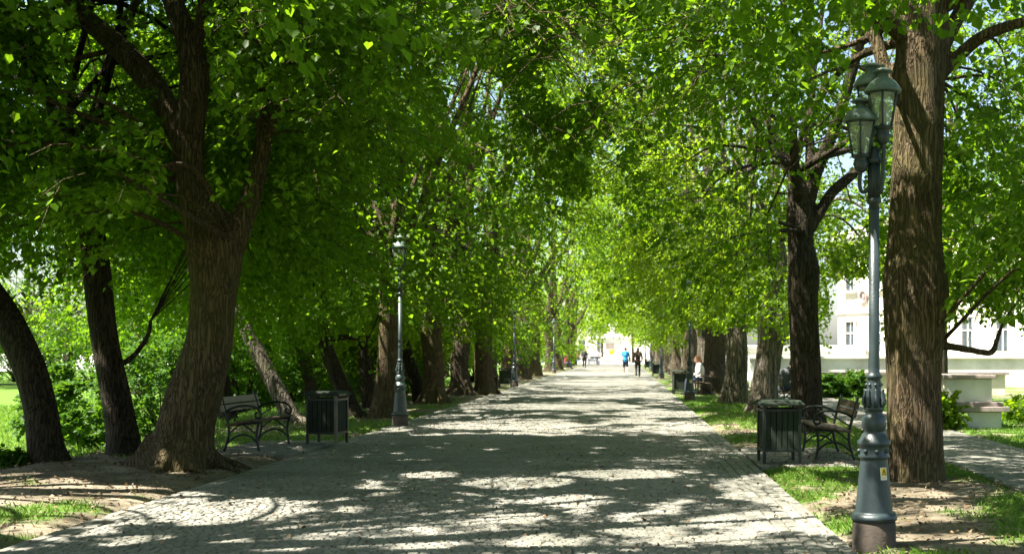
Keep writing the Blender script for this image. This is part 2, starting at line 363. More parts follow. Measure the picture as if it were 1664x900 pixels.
def leaves(org, dirs, k, size, rng, kind, droop=.35, length=.75, hole=True, flat=.4, free=False):
    """sprays: each a twig that carries k alternate leaves"""
    S = len(org)
    d = dirs / (np.linalg.norm(dirs, axis=1)[:, None] + 1e-9)
    L = length * rng.uniform(.6, 1.25, S)
    side = np.cross(d, np.array([0, 0, 1.])); side /= np.linalg.norm(side, axis=1)[:, None] + 1e-6
    t = (np.arange(k)[None, :] + rng.uniform(0, 1, (S, k))) / k
    sg = np.where((np.arange(k)[None, :] + rng.integers(0, 2, (S, 1))) % 2 == 0, 1., -1.)
    P = org[:, None, :] + d[:, None, :] * (L[:, None] * t)[..., None]
    P[..., 2] -= droop * L[:, None] * t ** 2
    off = rng.uniform(.02, .16, (S, k)) * (1.15 - t) * length / .75
    P += side[:, None, :] * (sg * off)[..., None]; P += rng.normal(0, .035 * length / .75, P.shape)
    a = side[:, None, :] * (sg * rng.uniform(.3, 1, (S, k)))[..., None] + d[:, None, :] * rng.uniform(.2, .9, (S, k))[..., None]
    a[..., 2] -= rng.uniform(.1, 1.0, (S, k)); a += rng.normal(0, .25, a.shape)
    P = P.reshape(-1, 3); a = a.reshape(-1, 3)
    if hole:
        q = TO_SUN[:2] / TO_SUN[2]
        z = np.maximum(P[:, 2], 0)
        h = sun_hole(P[:, 0] - q[0] * z + rng.normal(0, .03, len(P)), P[:, 1] - q[1] * z)
        keep = ~(h & (rng.uniform(0, 1, len(P)) < .97))
        P = P[keep]; a = a[keep]
    if not free:
        keep = ~inclear(P); P = P[keep]; a = a[keep]
    n = len(P)
    a /= np.linalg.norm(a, axis=1)[:, None] + 1e-9
    up = np.array([0, 0, 1.]) + rng.normal(0, flat, (n, 3)); up -= a * np.sum(up * a, 1)[:, None]; up /= np.linalg.norm(up, axis=1)[:, None] + 1e-9
    b = np.cross(up, a)
    l = size * np.clip(rng.normal(1, .27, n), .4, 1.7)[:, None]; wd = l * rng.uniform(.78, .95, n)[:, None]
    fo = rng.uniform(.02, .16, n)[:, None] * l
    rnd = np.clip(rng.normal(.42, .22, n), 0, 1)
    if kind == 'heart':
        uv = [(0.06, 0, 0), (-.02, .3, .6), (.42, .5, 1), (1, 0, -.6), (.42, -.5, 1), (-.02, -.3, .6)]
        V = np.stack([P + a * l * u + b * wd * v + up * fo * f_ for (u, v, f_) in uv], 1).reshape(-1, 3)
        i = np.arange(n)[:, None] * 6
        Q = np.concatenate([i + np.array([[0, 1, 2, 3]]), i + np.array([[0, 3, 4, 5]])], 1).reshape(-1, 4); rnd = np.repeat(rnd, 2)
    else:
        uv = [(0, 0, 0), (.4, .5, 1), (1, 0, -.4), (.4, -.5, 1)]
        V = np.stack([P + a * l * u + b * wd * v + up * fo * f_ for (u, v, f_) in uv], 1).reshape(-1, 3)
        Q = np.arange(n)[:, None] * 4 + np.array([[0, 1, 2, 3]])
    return V, Q, rnd

LOD = {0: (175, 17, 32, .071, 'heart', .72), 1: (142, 15, 26, .086, 'heart', .8), 2: (120, 11, 19, .128, 'diamond', .95), 3: (85, 8, 14, .2, 'diamond', 1.1)}

def nearest_limb(c, limbs):
    best = None
    for L in limbs:
        d = np.linalg.norm(L[:, :3] - c, axis=1) + .25 * np.maximum(L[:, 2] - c[2] + .3, 0)
        i = int(np.argmin(d))
        if best is None or d[i] < best[0]: best = (d[i], L[i])
    return best[1]

def make_tree(name, label, x, y, lod, seed, trunk=None, limbs=None, Rc=4.9, zb=2.4, zt=15.5, r0=.36, lean=(0, 0), bark='bark', leaf='leaf', group=None, hero=False,
              ctr=None, fork=None, dens=1.0, cat='tree', inner=.3, autolimbs=True, roots=1.0, z0=0., extra=None, maxr=None):
    rng = np.random.default_rng(seed)
    root = empty(name, (x, y, z0), 0, label, cat, group)
    base = np.array([x, y, 0.])
    Tgiven = trunk is not None
    fork = fork or rng.uniform(3.2, 4.2)
    if trunk is None:
        lx, ly = lean
        trunk = [(x, y, -.15, r0 * 1.55), (x + .03, y, .12, r0 * 1.22), (x + lx * .12, y + ly * .12, .55, r0 * 1.03)]
        for t_ in (.33, .6, .85, 1.0):
            q = t_ ** 1.2
            trunk.append((x + lx * q + rng.normal(0, .05), y + ly * q + rng.normal(0, .05), fork * t_, r0 * (.98 - .12 * t_ + rng.normal(0, .03))))
        tip = trunk[-1]
        trunk += [(tip[0] + lx * .25 + rng.normal(0, .15), tip[1] + ly * .2, fork + 2.2, r0 * .6), (tip[0] + lx * .45 + rng.normal(0, .3), tip[1] + rng.normal(0, .3), fork + 5.5, r0 * .32), (tip[0] + lx * .5 + rng.normal(0, .4), tip[1] + rng.normal(0, .4), zt - 2, .04)]
    trunk = np.array(trunk, float)
    seg = {0: 22, 1: 14, 2: 10, 3: 8}[lod]
    T = resample(trunk, {0: 60, 1: 34, 2: 22, 3: 16}[lod])
    mb = MB(); br = MB() if hero else mb; mb.tube(T[:, :3] - [x, y, z0], T[:, 3], seg, True, .045 if not hero else .035, rng)
    fl = .6 if hero else (.0 if Tgiven else .85)
    if lod < 2 and fl > 0:                            # root flares
        nr = 6 + int(rng.integers(0, 3))
        for k in range(nr):
            a = k / nr * 6.28 + rng.normal(0, .25); rr = trunk[0][3] * rng.uniform(.9, 1.2) * fl
            if hero:
                if roots < .1: continue
                L_ = roots * rng.uniform(.7, 1.5) * trunk[1][3]; b2 = a + rng.normal(0, .25); R0 = trunk[1][3]
                mb.tube(resample([(math.cos(a) * R0 * .55, math.sin(a) * R0 * .55, .42), (math.cos(a) * R0 * .95, math.sin(a) * R0 * .95, .13), (math.cos(b2) * (R0 + L_) * .6, math.sin(b2) * (R0 + L_) * .6, .05), (math.cos(b2) * (R0 + L_) * .8, math.sin(b2) * (R0 + L_) * .8, -.04)], 12) + [trunk[1][0] - x, trunk[1][1] - y, .02], np.linspace(.11, .04, 12) * rng.uniform(.7, 1.1), 10)
                continue
            mb.tube(resample([(math.cos(a) * rr * .45, math.sin(a) * rr * .45, .55), (math.cos(a) * rr * .82, math.sin(a) * rr * .82, .16), (math.cos(a) * rr * 1.35, math.sin(a) * rr * 1.35, -.1)], 8) + [trunk[1][0] - x, trunk[1][1] - y, 0], np.linspace(.1, .11, 8) * trunk[1][3] / .4, 8)
    cx, cyy = ctr if ctr else (trunk[-3][0] * .6 + x * .4, trunk[-3][1] * .6 + y * .4)
    LB = [T[T[:, 2] > fork - .6]]
    if limbs:
        for L in limbs:
            Lr = resample(np.array(L, float), 22); LB.append(Lr); mb.tube(Lr[:, :3] - [x, y, z0], Lr[:, 3], 12 if lod < 2 else 6, True, .03, rng)
    if autolimbs:
        st = T[np.argmin(abs(T[:, 2] - fork))]
        nl = 6 if lod < 2 else 4
        for k in range(nl):
            a = k / nl * 6.28 + rng.normal(0, .3); hz = rng.uniform(.5, .8) * Rc; top = rng.uniform(.55, .85) * zt
            s_ = T[np.argmin(abs(T[:, 2] - (fork + rng.uniform(-.5, 1.6))))]
            p0 = s_[:3]; p3 = np.array([cx + math.cos(a) * hz, cyy + math.sin(a) * hz, top])
            p1 = p0 * .72 + p3 * .28 + [0, 0, -.3]; p2 = p0 * .35 + p3 * .65 + rng.normal(0, .35, 3)
            r = s_[3] * .52
            Lr = resample(np.array([[*p0, r], [*p1, r * .8], [*p2, r * .52], [*p3, r * .2]]), 16); LB.append(Lr)
            mb.tube(Lr[:, :3] - [x, y, z0], Lr[:, 3], 8 if lod < 2 else 5, True, .03, rng)
        for k in range(5):                            # lower limbs that spread and droop
            a = k / 5 * 6.28 + rng.normal(0, .35) + .5
            s_ = T[np.argmin(abs(T[:, 2] - (fork + rng.uniform(0, 1.2))))]; p0 = s_[:3]; hz = rng.uniform(.7, .95) * Rc
            e = np.array([cx + math.cos(a) * hz, cyy + math.sin(a) * hz, zb + rng.uniform(.6, 1.8)])
            m_ = p0 * .5 + e * .5 + [0, 0, rng.uniform(.7, 1.5)]
            if PL - .3 < e[0] < PR + .3: continue
            C = np.array([[*p0, .07], [*m_, .04], [*e, .012]])
            if lod == 0 and pruned(np.array([m_, e]), rng, 3).any(): continue
            Lr = resample(C, 14); LB.append(Lr); br.tube(Lr[:, :3] - [x, y, z0], Lr[:, 3], 6 if lod < 2 else 4, True)
    # leaf groups
    ng, ns_, k, size, kind, length = LOD[lod]; ng = int(ng * dens)
    C = []
    while len(C) < ng:
        z = zb + (zt - zb) * rng.uniform(0, 1) ** 1.45
        zm = zb + (zt - zb) * .33
        Rz = Rc * (math.sqrt(max(0, 1 - ((z - zm) / (zt - zm)) ** 2)) if z > zm else (.86 + .14 * (z - zb) / (zm - zb)))
        fr = rng.uniform(inner if z > zm else max(inner, .5), 1) ** .6; a = rng.uniform(0, 6.283)
        X, Yc = cx + math.cos(a) * Rz * fr, cyy + math.sin(a) * Rz * fr
        if PL < X < PR and z < 2.9 + 1.9 * (1 - abs((X + 1.5) / 3.25)): continue     # head room over the path
        C.append((X, Yc, z))
    if extra is not None: C += [tuple(p) for p in extra]
    C = np.array(C); keepC = ~pruned(C, rng, 18)
    org = []; drs = []
    for c, kc in zip(C, keepC):
        if not kc: continue
        q = nearest_limb(c, LB); dv = c - q[:3]; dl = np.linalg.norm(dv)
        mid = (q[:3] + c) / 2; sg_ = mid - TO_SUN / TO_SUN[2] * max(mid[2], 0)
        if lod < 2 and dl > .2 and not sun_hole(sg_[:1], sg_[1:2])[0]:
            m_ = (q[:3] + c) / 2 + [0, 0, .12 * dl] + rng.normal(0, .06 * dl, 3)
            rb = min(q[3] * .5, .012 + .010 * dl)
            Lr = resample(np.array([[*q[:3], rb], [*m_, rb * .65], [*c, .006]]), 7)
            br.tube(Lr[:, :3] - [x, y, z0], Lr[:, 3], 5 if lod == 0 else 4, False)
        gr = .85 * (1 if lod < 2 else 1.15)
        o_ = c + rng.normal(0, .42 * gr, (ns_, 3)) * [1, 1, .8]
        dd = (o_ - c) * 1.3 + (dv / (dl + 1e-6)) * .5 + np.array([c[0] - cx, c[1] - cyy, 0]) * .08 + rng.normal(0, .35, (ns_, 3)); dd[:, 2] = dd[:, 2] * .5 - .12
        org.append(o_); drs.append(dd)
    org = np.vstack(org); drs = np.vstack(drs)
    kk = ~pruned(org, rng, 9); org = org[kk]; drs = drs[kk]
    if lod == 0:                                      # visible twigs
        sel = rng.uniform(0, 1, len(org)) < .35
        for o_, d_ in zip(org[sel], drs[sel]):
            d_ = d_ / np.linalg.norm(d_); L_ = length * .8
            P = np.stack([o_, o_ + d_ * L_ * .5 - [0, 0, .08 * L_], o_ + d_ * L_ - [0, 0, .33 * L_]])
            br.tube(P - [x, y, z0], [.006, .005, .003], 3, False)
    V, Q, rnd = leaves(org, drs, k, size, rng, kind, length=length)
    t_ = mb.build('trunk', M[bark], root, True, remesh=.03 if hero else 0, smoothit=3 if hero else 0)
    if br is not mb and br.n: br.build('branches', M[bark if bark != 'bark_grey' else 'bark'], root, True)
    crown = np_mesh('crown', V - [x, y, z0], Q, M[leaf], root, rnd, False)
    return root

def px_limb(rows, Y, k=1.0):
    """rows of (px, py, width px[, depth offset]) -> x, y, z, r"""
    out = []
    for r in rows:
        d = Y + (r[3] if len(r) > 3 else 0)
        p = at(r[0], r[1], d); out.append((*p, r[2] * k / 2 / F * d))
    return out

# ================================================================== THE SETTING
def ground_z(X, Y):
    z = np.zeros_like(X)
    outL = np.clip((PL - X) / .25, 0, 1); outR = np.clip((X - PR) / .25, 0, 1)
    z += -.05 + .055 * np.maximum(outL, outR)
    z += np.clip((PL - X) / 1.6, 0, 1) * .08 * np.exp(-((Y - 14) / 6) ** 2)                  # earth heaped round the roots
    z += -.8 * np.clip((-7.5 - .08 * (Y - 15) * (Y > 24) - X) / 2.6, 0, 1) ** 1.3 * np.clip((Y - 12.5) / 2.5, 0, 1)
    off = np.clip(np.maximum(PL - X, X - PR) / .4, 0, 1)
    near = (Y < 60) & (np.abs(X) < 20)
    z += np.where(near, off * (.05 * (fbm(X, Y, 5, 3, .8) - .5) + .025 * (fbm(X, Y, 8, 3, 4.) - .5)), 0)
    sp = (X > sidepath(Y) - .15) & (X < sidepath(Y) + 1.75) & (Y > 2) & (Y < 56)
    z = np.where(sp, -.03, z)
    z = np.where((X > sidepath(Y) + 2.0) & (Y < 56), z - .02, z)
    return z

def grass_mask(X, Y):
    """1 = grass, 0 = bare earth (where grass grows, not how light falls)"""
    n_ = fbm(X, Y, 21, 4, .9); n2 = fbm(X, Y, 25, 3, 3.)
    g = np.full(X.shape, .8)
    edgeR = np.exp(-((X - PR - .25) / .3) ** 2)
    near_t1 = np.exp(-(((X - 2.6) / 1.1) ** 2 + ((Y - 11.9) / 2.2) ** 2)); g -= near_t1 * .62
    g -= .5 * np.exp(-(((X - 3.6) / .8) ** 2 + ((Y - 14.3) / .8) ** 2))
    g -= .55 * np.exp(-(((X - 2.7) / .7) ** 2 + ((Y - 17.0) / 1.3) ** 2))
    g -= .25 * ((X > PR) & (Y < 14.5)); g += .22 * edgeR * (Y < 13); g -= .3 * ((X > PR) & (X < PR + .6) & (Y > 16) & (Y < 30))
    g += .3 * np.exp(-(((X - 3.9) / .9) ** 2 + ((Y - 11.2) / 1.2) ** 2))
    left = X < PL
    g = np.where(left, .12 + .62 * np.clip((Y - 18.2) / 2.0, 0, 1), g)
    g += np.where(left, .42 * np.exp(-(((X + 5.6) / .9) ** 2 + ((Y - 11.2) / .55) ** 2)), 0)
    g = np.where(left & (Y > 30), .35, g)
    g = np.where(X < -7.8 + .25 * (fbm(X, Y, 61, 2, 1.) - .5), 1.0, g)
    g = np.where((X > PR) & (Y > 40), .55, g)
    return np.clip((g + (n_ - .5) * 1.5 + (n2 - .5) * .7 - .5) * 3 + .5, 0, 1)

def plaza_mask(X, Y):
    return (((X > 5.5 + np.maximum(0, (75 - Y)) * .12) & (Y > 54)) | (Y > 152)).astype(float)

def axis(pts):
    out = []
    for (a, b, n) in pts: out.append(np.linspace(a, b, n, endpoint=False))
    return np.concatenate(out + [[pts[-1][1]]])
gx = axis([(-900, -120, 10), (-120, -30, 24), (-30, -12, 36), (-12, 8, 200), (8, 20, 40), (20, 120, 26), (120, 900, 10)])
gy = axis([(-300, -20, 14), (-20, 8, 40), (8, 30, 200), (30, 62, 120), (62, 180, 90), (180, 2600, 24)])
GX, GY = np.meshgrid(gx, gy); GZ = ground_z(GX, GY)
nx, ny = len(gx), len(gy)
i = np.arange(ny - 1)[:, None] * nx; j = np.arange(nx - 1)[None, :]
Q = np.stack([i + j, i + j + 1, i + nx + j + 1, i + nx + j], -1).reshape(-1, 4)

def ground_mat():
    m, ns, ln, b = newmat('ground_earth_and_grass')
    ag = N(ns, "ShaderNodeAttribute", attribute_name="grass"); ap = N(ns, "ShaderNodeAttribute", attribute_name="plaza")
    tc = N(ns, "ShaderNodeTexCoord")
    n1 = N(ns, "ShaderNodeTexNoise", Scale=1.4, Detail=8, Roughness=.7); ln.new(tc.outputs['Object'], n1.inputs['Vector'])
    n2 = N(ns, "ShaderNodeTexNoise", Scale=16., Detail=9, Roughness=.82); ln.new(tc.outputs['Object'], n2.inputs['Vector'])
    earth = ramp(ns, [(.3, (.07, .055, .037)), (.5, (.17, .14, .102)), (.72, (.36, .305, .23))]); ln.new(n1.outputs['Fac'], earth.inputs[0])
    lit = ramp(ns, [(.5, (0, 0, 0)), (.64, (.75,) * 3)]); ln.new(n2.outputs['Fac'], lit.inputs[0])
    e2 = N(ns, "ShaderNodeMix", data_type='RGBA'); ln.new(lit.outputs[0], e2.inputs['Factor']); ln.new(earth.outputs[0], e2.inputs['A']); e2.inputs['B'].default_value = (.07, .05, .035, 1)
    gr = ramp(ns, [(.3, (.05, .105, .015)), (.7, (.115, .2, .03))]); ln.new(n2.outputs['Fac'], gr.inputs[0])
    gm = N(ns, "ShaderNodeMath", operation='ADD'); ln.new(ag.outputs['Fac'], gm.inputs[0])
    nm = N(ns, "ShaderNodeMath", operation='MULTIPLY_ADD'); ln.new(n2.outputs['Fac'], nm.inputs[0]); nm.inputs[1].default_value = 1.6; nm.inputs[2].default_value = -.8
    ln.new(nm.outputs[0], gm.inputs[1]); gm.use_clamp = True
    mx = N(ns, "ShaderNodeMix", data_type='RGBA'); ln.new(gm.outputs[0], mx.inputs['Factor']); ln.new(e2.outputs['Result'], mx.inputs['A']); ln.new(gr.outputs[0], mx.inputs['B'])
    m2 = N(ns, "ShaderNodeMix", data_type='RGBA'); ln.new(ap.outputs['Fac'], m2.inputs['Factor']); ln.new(mx.outputs['Result'], m2.inputs['A']); m2.inputs['B'].default_value = (.55, .53, .49, 1)
    ln.new(m2.outputs['Result'], b.inputs['Base Color']); b.inputs['Roughness'].default_value = .95; b.inputs['Specular IOR Level'].default_value = .1
    bp = N(ns, "ShaderNodeBump", Strength=.8, Distance=.03); ln.new(n2.outputs['Fac'], bp.inputs['Height']); ln.new(bp.outputs[0], b.inputs['Normal'])
    return m
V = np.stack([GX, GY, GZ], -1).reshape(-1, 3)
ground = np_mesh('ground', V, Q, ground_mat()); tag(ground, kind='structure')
for nme, fn in (('grass', grass_mask), ('plaza', plaza_mask)):
    a_ = ground.data.attributes.new(nme, 'FLOAT', 'POINT'); a_.data.foreach_set("value", fn(GX, GY).ravel().astype(np.float32))

def sett_mat(brick=False):
    m, ns, ln, b = newmat('stone_setts' + ('_sheet' if brick else ''))
    tc = N(ns, "ShaderNodeTexCoord")
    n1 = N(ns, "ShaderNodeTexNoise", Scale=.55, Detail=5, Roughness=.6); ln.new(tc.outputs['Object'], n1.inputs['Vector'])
    n2 = N(ns, "ShaderNodeTexNoise", Scale=45., Detail=5, Roughness=.7); ln.new(tc.outputs['Object'], n2.inputs['Vector'])
    if brick:
        bk = N(ns, "ShaderNodeTexBrick"); bk.inputs['Scale'].default_value = 1; bk.inputs['Brick Width'].default_value = .13; bk.inputs['Row Height'].default_value = .11; bk.inputs['Mortar Size'].default_value = .008
        bk.inputs['Color1'].default_value = (.165, .155, .14, 1); bk.inputs['Color2'].default_value = (.27, .255, .23, 1); bk.inputs['Mortar'].default_value = (.07, .065, .05, 1)
        ln.new(tc.outputs['Object'], bk.inputs['Vector']); src = bk.outputs['Color']
    else:
        a = N(ns, "ShaderNodeAttribute", attribute_name="rnd")
        r = ramp(ns, [(0, (.145, .138, .12)), (.5, (.19, .183, .162)), (1, (.25, .242, .215))]); ln.new(a.outputs['Fac'], r.inputs[0]); src = r.outputs[0]
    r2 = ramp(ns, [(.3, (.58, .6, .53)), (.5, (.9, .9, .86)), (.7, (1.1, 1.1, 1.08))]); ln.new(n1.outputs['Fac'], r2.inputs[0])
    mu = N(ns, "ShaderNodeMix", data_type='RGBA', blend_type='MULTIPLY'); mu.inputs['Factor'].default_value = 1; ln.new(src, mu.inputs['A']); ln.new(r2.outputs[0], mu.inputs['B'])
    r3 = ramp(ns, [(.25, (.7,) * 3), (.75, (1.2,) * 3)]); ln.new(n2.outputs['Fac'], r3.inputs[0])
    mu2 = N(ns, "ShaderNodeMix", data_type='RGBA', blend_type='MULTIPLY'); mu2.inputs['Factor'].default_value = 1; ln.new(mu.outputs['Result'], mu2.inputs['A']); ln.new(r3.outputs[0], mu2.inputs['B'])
    ln.new(mu2.outputs['Result'], b.inputs['Base Color']); b.inputs['Roughness'].default_value = .75; b.inputs['Specular IOR Level'].default_value = .35
    bp = N(ns, "ShaderNodeBump", Strength=.5, Distance=.006); ln.new(n2.outputs['Fac'], bp.inputs['Height']); ln.new(bp.outputs[0], b.inputs['Normal'])
    return m
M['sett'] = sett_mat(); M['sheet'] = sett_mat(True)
M['joint'] = simple('sanded_joint', (.13, .112, .085), (.075, .07, .05), .95, 0, 3, .4, 60)

def setts(rows, name, parent=None, seed=3, h0=-.035, kind='structure', kerbhi=.0):
    """rows: arrays of x, y, wx, wy of the stones; each a chamfered block with its own height and tilt"""
    rng = np.random.default_rng(seed)
    X, Y, WX, WY = [np.concatenate(a) for a in zip(*rows)]
    n = len(X); zt = rng.normal(0, .0017, n) + kerbhi + .012 * (fbm(X, Y, 41, 2, .5) - .5)
    X = X + rng.normal(0, .003, n); Y = Y + rng.normal(0, .003, n)
    hx = WX / 2 - rng.uniform(.002, .006, n); hy = WY / 2 - rng.uniform(.002, .006, n)
    ch = rng.uniform(.006, .011, n); tx, ty = rng.normal(0, .015, n), rng.normal(0, .015, n); rot = rng.normal(0, .035, n)
    V = np.zeros((n, 12, 3))
    for k, (sx, sy) in enumerate([(-1, -1), (1, -1), (1, 1), (-1, 1)]):
        for lay, (dx, z) in enumerate([(0, None), (0, -.010), (1, 0)]):
            px = sx * (hx - (ch if dx else 0)); py = sy * (hy - (ch if dx else 0))
            V[:, lay * 4 + k, 0] = X + px - rot * py; V[:, lay * 4 + k, 1] = Y + py + rot * px
            V[:, lay * 4 + k, 2] = h0 if z is None else zt + z + tx * px + ty * py
    i = np.arange(n)[:, None] * 12
    fs = [[8, 9, 10, 11]] + [[l * 4 + k, l * 4 + (k + 1) % 4, l * 4 + 4 + (k + 1) % 4, l * 4 + 4 + k] for l in (0, 1) for k in range(4)]
    Q = np.concatenate([i + np.array([f]) for f in fs], 1).reshape(-1, 4)
    rnd = np.repeat(np.clip(rng.normal(.46, .2, n) + .12 * (fbm(X, Y, 51, 2, 1.2) - .5), 0, 1), 9)
    o = np_mesh(name, V.reshape(-1, 3), Q, M['sett'], parent, rnd, False)
    return tag(o, kind=kind)
def field(x0, x1, y0, y1, sx, sy, seed):
    rng = np.random.default_rng(seed); out = []
    for y in np.arange(y0, y1, sy):
        n = int((x1 - x0) / sx); ww = rng.uniform(.8, 1.25, n); ww *= (x1 - x0) / ww.sum()
        e = x0 + np.concatenate([[0], np.cumsum(ww)]); x = (e[1:] + e[:-1]) / 2
        k = np.ones(n, bool)
        out.append((x[k], np.full(n, y + sy / 2)[k] + .02 * np.sin(x[k] * 1.1 + y * .3), ww[k], np.full(n, sy)[k]))
    return out
rw = field(PL + .24, PR - .46, 6.5, 62, .088, .076, 4)
def longrow(x, wx, y0, y1, ly, seed):
    rng = np.random.default_rng(seed); n = int((y1 - y0) / ly); ww = rng.uniform(.8, 1.2, n); ww *= (y1 - y0) / ww.sum(); e = y0 + np.concatenate([[0], np.cumsum(ww)])
    return [(np.full(n, x), (e[1:] + e[:-1]) / 2, np.full(n, wx), ww)]
for k in range(4): rw += longrow(PR - .405 + k * .115, .112, 5, 62, .2, 60 + k)
for k in range(2): rw += longrow(PL + .06 + k * .12, .115, 5, 62, .2, 70 + k)
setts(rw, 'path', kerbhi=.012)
mb = MB(); mb.add([(PL + .005, -30, -.002), (PR - .005, -30, -.002), (PR - .005, 62, -.002), (PL + .005, 62, -.002)], [(0, 1, 2, 3)]); tag(mb.build('path_joints', M['joint'], None, False), kind='structure')
mb = MB(); mb.add([(PL, 62, .008), (PR, 62, .008), (PR, 156, .008), (PL, 156, .008)], [(0, 1, 2, 3)]); tag(mb.build('path_beyond', M['sheet'], None, False), kind='structure')
# narrow side path on the right
rws = []
rng = np.random.default_rng(9)
for y in np.arange(4, 56, .2):
    n = 8; x0 = sidepath(y); x = x0 + (np.arange(n) + .5) * .205 + (.05 if int(y / .2) % 2 else 0); rws.append((x, np.full(n, y + .1), np.full(n, .205), np.full(n, .2)))
setts(rws, 'side_path', seed=8, kerbhi=.006)
mb = MB(); ys = np.linspace(4, 56, 30); V = np.concatenate([np.stack([sidepath(ys) - .02, ys, np.full(30, -.008)], 1), np.stack([sidepath(ys) + 1.72, ys, np.full(30, -.008)], 1)])
mb.add(V, [(k, 30 + k, 31 + k, k + 1) for k in range(29)]); tag(mb.build('side_path_joints', M['joint'], None, False), kind='structure')
# paved pads under the benches
setts(field(-6.05, PL - .01, 17.6, 20.3, .13, .11, 5), 'bench_pavement', seed=12, kerbhi=.045, h0=-.03)
setts(field(PR + .02, 3.2, 15.9, 18.9, .13, .11, 6), 'bench_pavement', seed=13, kerbhi=.03, h0=-.03)

# grass blades and litter, on the ground in front
def blades(n, x0, x1, y0, y1, name, mat, hgt, wdt, seed, cond, label):
    rng = np.random.default_rng(seed); X = rng.uniform(x0, x1, n); Y = y0 + (y1 - y0) * rng.uniform(0, 1, n) ** 1.25
    k = cond(X, Y, rng); X, Y = X[k], Y[k]; n = len(X); Z = ground_z(X, Y) - .004
    a = rng.uniform(0, 6.283, n); h = hgt * rng.uniform(.5, 1.3, n); wv = wdt * rng.uniform(.7, 1.3, n)
    lx, ly = rng.normal(0, .45, n) * h, rng.normal(0, .45, n) * h; c, s_ = np.cos(a) * wv, np.sin(a) * wv
    V = np.stack([np.stack([X - c, Y - s_, Z], 1), np.stack([X + c, Y + s_, Z], 1), np.stack([X + c * .7 + lx * .4, Y + s_ * .7 + ly * .4, Z + h * .62], 1), np.stack([X + lx, Y + ly, Z + h], 1)], 1).reshape(-1, 3)
    Q = np.arange(n)[:, None] * 4 + np.array([[0, 1, 2, 3]])
    o = np_mesh(name, V, Q, M[mat], None, rng.uniform(0, 1, n), False); tag(o, label, 'grass', None, 'stuff'); return o
def notpaved(X, Y): return ~((X > PL - .02) & (X < PR + .02)) & ~((X > sidepath(Y) - .03) & (X < sidepath(Y) + 1.73)) & ~((X > -6.1) & (X < PL) & (Y > 17.5) & (Y < 20.4)) & ~((X < 3.25) & (X > PR) & (Y > 15.8) & (Y < 19))
gcond = lambda X, Y, r: notpaved(X, Y) & (r.uniform(0, 1, len(X)) < grass_mask(X, Y) ** 1.5)
blades(60000, PR, 6.5, 8.5, 17, 'grass', 'blade', .05, .0035, 101, gcond, 'short green grass round the right-hand trees and lamp')
blades(60000, PR, 9, 17, 42, 'lawn_grass', 'blade', .06, .006, 102, gcond, 'mown grass strip along the right side of the path')
blades(60000, -10, PL, 9, 40, 'verge_grass', 'blade', .06, .005, 103, gcond, 'thin grass along the left side of the path')
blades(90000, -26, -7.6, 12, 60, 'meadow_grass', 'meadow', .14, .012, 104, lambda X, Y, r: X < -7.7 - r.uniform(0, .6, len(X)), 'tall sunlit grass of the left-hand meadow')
def litter(n, x0, x1, y0, y1, seed, cond):
    rng = np.random.default_rng(seed); X = rng.uniform(x0, x1, n); Y = rng.uniform(y0, y1, n); k = cond(X, Y, rng); X, Y = X[k], Y[k]; n = len(X)
    onp = (X > PL) & (X < PR); Z = np.where(onp, .018, ground_z(X, Y) + .012); a = rng.uniform(0, 6.28, n); l = rng.uniform(.02, .055, n); wv = l * rng.uniform(.25, .8, n)
    c, s_ = np.cos(a), np.sin(a); t = rng.normal(0, .012, (4, n))
    V = np.stack([np.stack([X, Y, Z + abs(t[0])], 1), np.stack([X + c * l * .5 - s_ * wv * .5, Y + s_ * l * .5 + c * wv * .5, Z + t[1] + .006], 1), np.stack([X + c * l, Y + s_ * l, Z + abs(t[2])], 1), np.stack([X + c * l * .5 + s_ * wv * .5, Y + s_ * l * .5 - c * wv * .5, Z + t[3] + .006], 1)], 1).reshape(-1, 3)
    o = np_mesh('leaf_litter', V, np.arange(n)[:, None] * 4 + np.array([[0, 1, 2, 3]]), M['litter'], None, rng.uniform(0, 1, n), False)
    return tag(o, 'small dry leaves and bud scales scattered on earth and setts', 'leaf litter', None, 'stuff')
litter(30000, -9.5, 5.5, 8.5, 30, 105, lambda X, Y, r: (r.uniform(0, 1, len(X)) < np.where((X > PL) & (X < PR), .12, .9)) & ~((X > sidepath(Y) - .1)))

